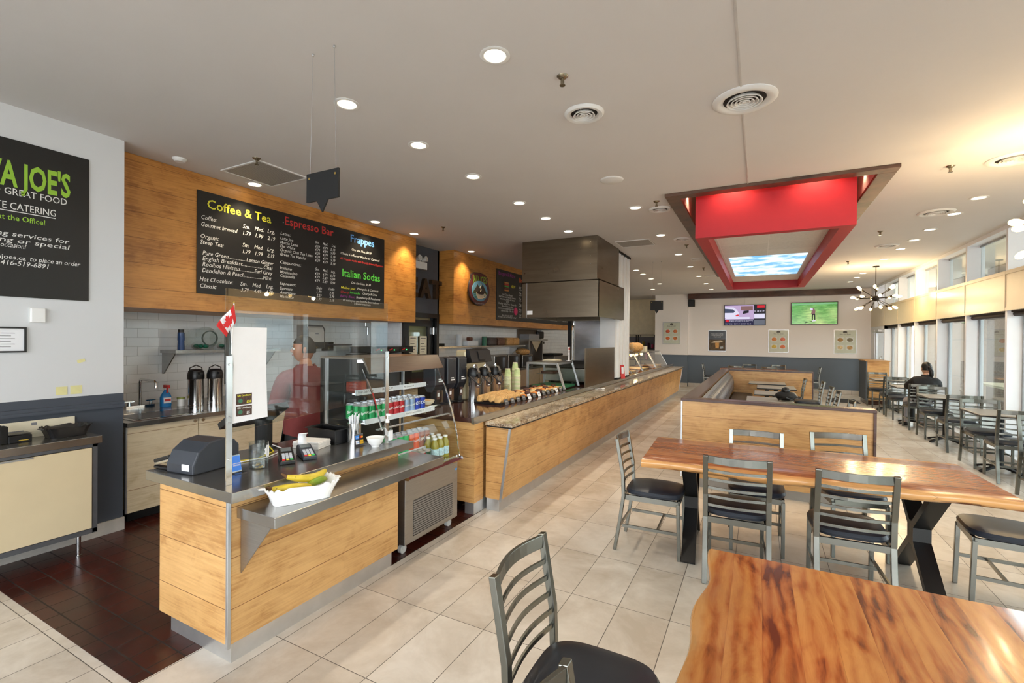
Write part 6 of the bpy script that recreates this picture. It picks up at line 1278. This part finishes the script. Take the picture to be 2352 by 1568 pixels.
# ================================================================== CHANDELIERS
m_bulb = emit('filament_glow', (255, 214, 140), 12); m_dkm = flat('dark_bronze', (40, 36, 32), .4, .7)
def chandelier(x, y, z, label):
    t = thing('chandelier', label, 'chandelier', (x, y, z), 0, 'sputnik chandeliers along the windows')
    MB().sphere((0, 0, 0), .065).build('hub', m_dkm, t, smooth=True); MB().cyl((0, 0, .05), (0, 0, C-z), .008).build('rod', m_dkm, t); MB().cyl((0, 0, C-z-.02), (0, 0, C-z-.001), .06).build('canopy', m_dkm, t)
    dirs = []
    for el, n, o_ in ((.62, 6, .3), (.08, 8, .0), (-.55, 6, .6)):
        for k in range(n): dirs.append((el, o_+2*PI*k/n))
    for el, a in dirs:
        d = Vector((math.cos(a)*math.cos(el), math.sin(a)*math.cos(el), math.sin(el))); r = .30
        arm = MB().cyl(d*.06, d*r, .006, seg=8).cyl(d*r, d*(r+.05), .016, seg=12).build('arm', m_dkm, t)
        b = MB().lathe([(.001, 0), (.012, 0), (.018, .02), (.029, .05), (.029, .075), (.018, .1), (.001, .108)], seg=14).build('bulb', m_bulb, arm, smooth=True)
        b.location = d*(r+.048); b.rotation_mode = 'QUATERNION'; b.rotation_quaternion = Vector((0, 0, 1)).rotation_difference(d)
    for k, (el, a) in enumerate(dirs[::3]):
        d = Vector((math.cos(a)*math.cos(el), math.sin(a)*math.cos(el), math.sin(el)))*.50
        L = bpy.data.lights.new('bulb_light', 'POINT'); L.energy = 3*BULB_W; L.color = (1, .72, .40); L.shadow_soft_size = .03
        lo = bpy.data.objects.new('bulb_light', L); COL.objects.link(lo); lo.parent = t; lo.location = d
chandelier(2.25, 12.8, 2.62, 'dark sputnik chandelier with warm bulbs near the window corner')
chandelier(2.25, 5.3, 2.62, 'sputnik chandelier at the right image edge, only its bulbs in view')
# ================================================================== PEOPLE
def skin_body(name, nodes, edges, mat, parent, sub=2):
    """nodes: name -> ((x,y,z), rx, ry); continuous tapered surface"""
    keys = list(nodes); me = bpy.data.meshes.new(name); me.from_pydata([nodes[k][0] for k in keys], [(keys.index(a), keys.index(b)) for a, b in edges], [])
    o = bpy.data.objects.new(name, me); COL.objects.link(o)
    md = o.modifiers.new('Skin', 'SKIN'); md.use_smooth_shade = True
    lay = me.skin_vertices[0].data
    for i, k in enumerate(keys):
        lay[i].radius = (nodes[k][1], nodes[k][2] if len(nodes[k]) > 2 else nodes[k][1]); lay[i].use_root = (i == 0)
    ms = o.modifiers.new('Subsurf', 'SUBSURF'); ms.levels = sub; ms.render_levels = sub
    dg = bpy.context.evaluated_depsgraph_get(); dg.update()
    m2 = bpy.data.meshes.new_from_object(o.evaluated_get(dg)); m2.name = name
    o.modifiers.clear(); o.data = m2; m2.materials.clear(); m2.materials.append(mat)
    m2.polygons.foreach_set('use_smooth', [True]*len(m2.polygons))
    o.parent = parent; return o
m_skin = flat('brown_skin', (170, 116, 88), .5, var=.04); m_skin2 = flat('light_skin', (206, 160, 130), .5, var=.04)
m_hair = flat('black_hair', (16, 13, 12), .45, var=.3, sc=60)
def finger_nodes(N, E, root, wrist, d, side, upv, s):
    """five separate curled fingers on a palm; d forward, side across"""
    wrist, d, side, upv = map(Vector, (wrist, d, side, upv))
    N['palm'+root] = (tuple(wrist+d*.045), .034, .016); E.append((root, 'palm'+root))
    N['pk'+root] = (tuple(wrist+d*.085), .040, .014); E.append(('palm'+root, 'pk'+root))
    for i in range(4):
        b = wrist+d*.09+side*(.013-.018*(i-.75)); l = (.070, .078, .072, .056)[i]; p = 'pk'+root
        for j, f in enumerate((.35, .7, 1.0)):
            k = 'f%d%d' % (i, j)+root; N[k] = (tuple(b+d*l*f-upv*(.018*f*f)), .0085-.001*j, .008-.001*j); E.append((p, k)); p = k
    p = 'palm'+root
    for j, f in enumerate((.4, .8, 1.1)):
        k = 't%d' % j+root; N[k] = (tuple(wrist+d*(.03+.035*f)+side*(.03+.03*f)*s), .0105-.0015*j, .010-.0015*j); E.append((p, k)); p = k
def head(parent, c, face, skin, hairstyle):
    """face: angle of the nose about z (0 = +y)"""
    R_ = Matrix.Rotation(face, 3, 'Z'); c = Vector(c)
    def hp(u, v):
        a = 2*PI*u; e = -PI/2+PI*v; x = math.cos(e)*math.sin(a); y = math.cos(e)*math.cos(a); z = math.sin(e)
        r = Vector((x*.074, y*.093, z*.118))
        if z < -.1: r.x *= 1-.28*(-z-.1); r.y *= 1-.06*(-z)
        if y > .3 and z < 0: r.y += .008*(-z)
        if abs(x) < .22 and y > .6 and -.28 < z < .12: r.y += .022*(1-abs(x)/.22)*(1-abs(z+.12)/.2 if abs(z+.12) < .2 else 0)
        if y > .6 and .0 < z < .2 and .15 < abs(x) < .6: r.y -= .006
        return tuple(c+R_@r)
    h = MB().grid(hp, 40, 28).build('head', skin, parent, smooth=True)
    for s in (-1, 1):
        p = c+R_@Vector((s*.032, .083, .004)); e = MB().sphere(tuple(p), .0105, 12, 8).build('eye', m_porc, h, smooth=True)
        p = c+R_@Vector((s*.032, .0915, .004)); MB().sphere(tuple(p), .005, 10, 6).build('iris', m_hair, h)
        p = c+R_@Vector((s*.032, .094, .024)); MB().obox(p, R_@Vector((.014, 0, 0)), R_@Vector((0, .003, 0)), (0, 0, .003)).build('eyebrow', m_hair, h)
        p = c+R_@Vector((s*.076, -.005, -.005)); MB().sphere(tuple(p), .018, 12, 8, sx=.45 if abs(math.cos(face)) > .7 else 1, sy=1 if abs(math.cos(face)) > .7 else .45, sz=1.6).build('ear', skin, h, smooth=True)
    p = c+R_@Vector((0, .093, -.05)); MB().obox(p, R_@Vector((.022, 0, 0)), R_@Vector((0, .004, 0)), (0, 0, .005)).build('mouth', flat('lips', (150, 80, 76), .5), h, bevel=.003)
    hb_ = MB()
    def hair(u, v):
        a = 2*PI*u; e = -PI/2+PI*(.42+.58*v); x = math.cos(e)*math.sin(a); y = math.cos(e)*math.cos(a); z = math.sin(e)
        k = 1.09 if hairstyle == 'short' else 1.10
        cut = max(0, y)*.9
        if z < .35*max(0, y)+(-.05): k = 1.0 if y > .25 else k
        if y > .25 and z < .42: k = .93
        return tuple(c+R_@Vector((x*.074*k, y*.093*k-.002, z*.118*k)))
    hb_.grid(hair, 40, 20).build('hair', m_hair, h, smooth=True)
    if hairstyle == 'ponytail':
        p0 = c+R_@Vector((0, -.10, .02)); MB().sphere(tuple(p0), .035, 12, 8).build('hair_bun', m_hair, h, smooth=True)
        MB().tube([p0, p0+R_@Vector((.01, -.03, -.06)), p0+R_@Vector((.02, -.02, -.14)), p0+R_@Vector((.02, .0, -.22))], .03, 10, rs=[.022, .036, .034, .010]).build('ponytail', m_hair, h, smooth=True)
    return h
def garment(body_ob, name, test, off, mat, parent):
    me = body_ob.data; nv = [v.co.copy()+v.normal*off for v in me.vertices]; b = MB(); idx = {}
    for p in me.polygons:
        if test(*p.center):
            f = []
            for i in p.vertices:
                if i not in idx: idx[i] = len(b.v); b.v.append(tuple(nv[i]))
                f.append(idx[i])
            b.f.append(tuple(f)); b.m.append(0)
    return b.build(name, mat, parent, smooth=True)
# seated woman in black at the window
wo = thing('person', 'person with black ponytail and black jacket seated at a window table', 'person', (2.76, 11.60, 0), 0)
N = {'pelvis': ((.02, -.08, .545), .145, .115), 'waist': ((.02, -.07, .66), .125, .095), 'chest': ((.05, -.02, .84), .155, .105), 'neckb': ((.07, .02, .985), .075, .06), 'neck': ((.08, .035, 1.04), .048, .048), 'neckt': ((.085, .045, 1.09), .044, .044)}
E = [('pelvis', 'waist'), ('waist', 'chest'), ('chest', 'neckb'), ('neckb', 'neck'), ('neck', 'neckt')]
for s, q in ((-1, 'l'), (1, 'r')):
    N['sh'+q] = ((.06+s*.165, .0, .93), .062); N['el'+q] = ((.05+s*.235, .13, .80), .044); N['wr'+q] = ((.03+s*.12, .345, .805), .027)
    E += [('chest', 'sh'+q), ('sh'+q, 'el'+q), ('el'+q, 'wr'+q)]
    finger_nodes(N, E, 'wr'+q, N['wr'+q][0], (-.25*s, .95, -.05), (-s*.95, -.25, 0), (0, 0, 1), 1)
    N['hp'+q] = ((s*.09, -.03, .52), .088); N['kn'+q] = ((s*.12-.02, .34, .52), .062); N['ca'+q] = ((s*.12-.03, .32, .34), .05); N['an'+q] = ((s*.12-.03, .30, .10), .034); N['to'+q] = ((s*.13-.03, .40, .045), .035)
    E += [('pelvis', 'hp'+q), ('hp'+q, 'kn'+q), ('kn'+q, 'ca'+q), ('ca'+q, 'an'+q), ('an'+q, 'to'+q)]
wb_ = skin_body('body', N, E, m_skin2, wo)
garment(wb_, 'trousers', lambda x, y, z: z > .10 and (z < .60 or (z < .68 and y > .07)) and not (y > .12 and z > .70), .012, flat('pale_grey_trousers', (176, 174, 178), .8), wo)
garment(wb_, 'jacket', lambda x, y, z: z < 1.04 and y < .35 and ((z > .56 and y < .07) or z > .69), .022, flat('black_jacket', (20, 19, 21), .8, var=.3), wo)
for s in (-1, 1): MB().sphere((s*.13-.03, .36, .045), .05, sy=2.2, sz=.85).build('shoe', m_blackm, wo, smooth=True)
head(wo, (.09, .075, 1.165), .25, m_skin2, 'ponytail')
# maroon reflection in the sneeze guard, built as a solid standing figure
ma = thing('person', 'person in maroon shirt and black apron reflected in the sneeze guard, built solid behind it', 'person', (-3.62, 2.86, 0), PI/2-.15)
N = {'pelvis': ((0, 0, .86), .15, .11), 'waist': ((0, 0, 1.0), .155, .115), 'chest': ((0, 0, 1.22), .165, .11), 'neckb': ((0, -.01, 1.38), .08, .065), 'neck': ((0, .0, 1.43), .054, .054), 'neckt': ((0, .01, 1.48), .05, .05)}
E = [('pelvis', 'waist'), ('waist', 'chest'), ('chest', 'neckb'), ('neckb', 'neck'), ('neck', 'neckt')]
for s, q in ((-1, 'l'), (1, 'r')):
    N['sh'+q] = ((s*.19, 0, 1.31), .066); N['el'+q] = ((s*.25, .03, 1.06), .046); N['wr'+q] = ((s*.20, .22, .98), .03)
    E += [('chest', 'sh'+q), ('sh'+q, 'el'+q), ('el'+q, 'wr'+q)]
    finger_nodes(N, E, 'wr'+q, N['wr'+q][0], (0, .99, -.1), (-s, 0, 0), (0, .1, 1), 1)
    N['hp'+q] = ((s*.09, 0, .82), .095); N['kn'+q] = ((s*.10, .01, .46), .062); N['ca'+q] = ((s*.10, -.01, .32), .055); N['an'+q] = ((s*.10, 0, .09), .036); N['to'+q] = ((s*.11, .13, .04), .038)
    E += [('pelvis', 'hp'+q), ('hp'+q, 'kn'+q), ('kn'+q, 'ca'+q), ('ca'+q, 'an'+q), ('an'+q, 'to'+q)]
mb_ = skin_body('body', N, E, m_skin, ma)
garment(mb_, 'trousers', lambda x, y, z: .07 < z < .97 and abs(x) < .19, .012, m_blackm, ma)
garment(mb_, 'shirt', lambda x, y, z: .80 < z < 1.41 and (abs(x) < .17 or z > 1.05), .024, flat('maroon_shirt', (112, 44, 42), .85, var=.15), ma)
MB().grid(lambda u, v: ((u-.5)*.36*(.75+.5*v), .145-.10*(2*u-1)**2, 1.12-.5*v), 12, 6).build('apron', m_blackm, ma, solid=.006, smooth=True)
for s in (-1, 1): MB().sphere((s*.105, .06, .045), .052, sy=2.4, sz=.85).build('shoe', m_black, ma, smooth=True)
head(ma, (0, .035, 1.555), 1.15, m_skin, 'short')
# ================================================================== OUTSIDE
m_out = flat('pale_pavement', (160, 158, 154), .9); 
struct(MB().box(3.3, 40, -20, 45, -.12, -.02).build('ground_outside', m_out))
struct(MB().box(-20, 40, -30, -4.2, -.12, -.02).build('ground_front', m_out))
ag = NT('exposed_aggregate'); o, x, y, z = ag.coord(); n = ag.noise(o, 45, 6, .75); l1, _ = ag.line(z, 1.05, .02, .72); ag.out(ag.mix(l1, ag.ramp(n, [(.38, lin((112, 92, 78))), (.6, lin((160, 142, 126)))]), lin((110, 100, 92))), .9); ag.bump(n, .4, .01)
for k, y in enumerate((3.4, 9.3, 15.35, 18.4, 21.6, 27.0)):
    tag(MB().box(-.3, .5, -.75, .75, 0, 3.55).build('aggregate_column', ag.m, loc=(5.4, y, -.02)), 'exposed aggregate column outside the windows, %s from the camera' % ORD[k], 'column', 'columns of the covered walkway')
struct(MB().box(3.35, 7.2, -6, 28, 3.55, 3.75).build('walkway_soffit', flat('pale_soffit', (186, 178, 162), .8)))
ot = thing('patio_table', 'pale patio table outside behind the window glass', 'table', (4.3, 11.9, -.02)); MB().box(-.45, .45, -.8, .8, .86, .9).build('table_top', flat('cream_top', (224, 216, 190), .4), ot); MB().cyl((0, 0, 0), (0, 0, .86), .05).box(-.3, .3, -.3, .3, 0, .02).build('pedestal', m_blackm, ot)
far = thing('distant_building', 'long pale building across the parking lot outside the windows', 'building', (24, 18, -.02)); MB().box(0, 6, -30, 24, 0, 4.2).build('walls', flat('pale_render', (200, 196, 192), .9), far)
for k in range(9): MB().box(-.03, 0, -26+5.4*k, -23.4+5.4*k, .8, 2.8).build('shop_window', flat('bluish_window', (140, 156, 166), .2), far)
MB().box(-.3, 6.2, -30.2, 24.2, 4.2, 4.6).build('roof_edge', flat('grey_fascia', (150, 150, 152), .7), far)
bpy.context.view_layer.update()
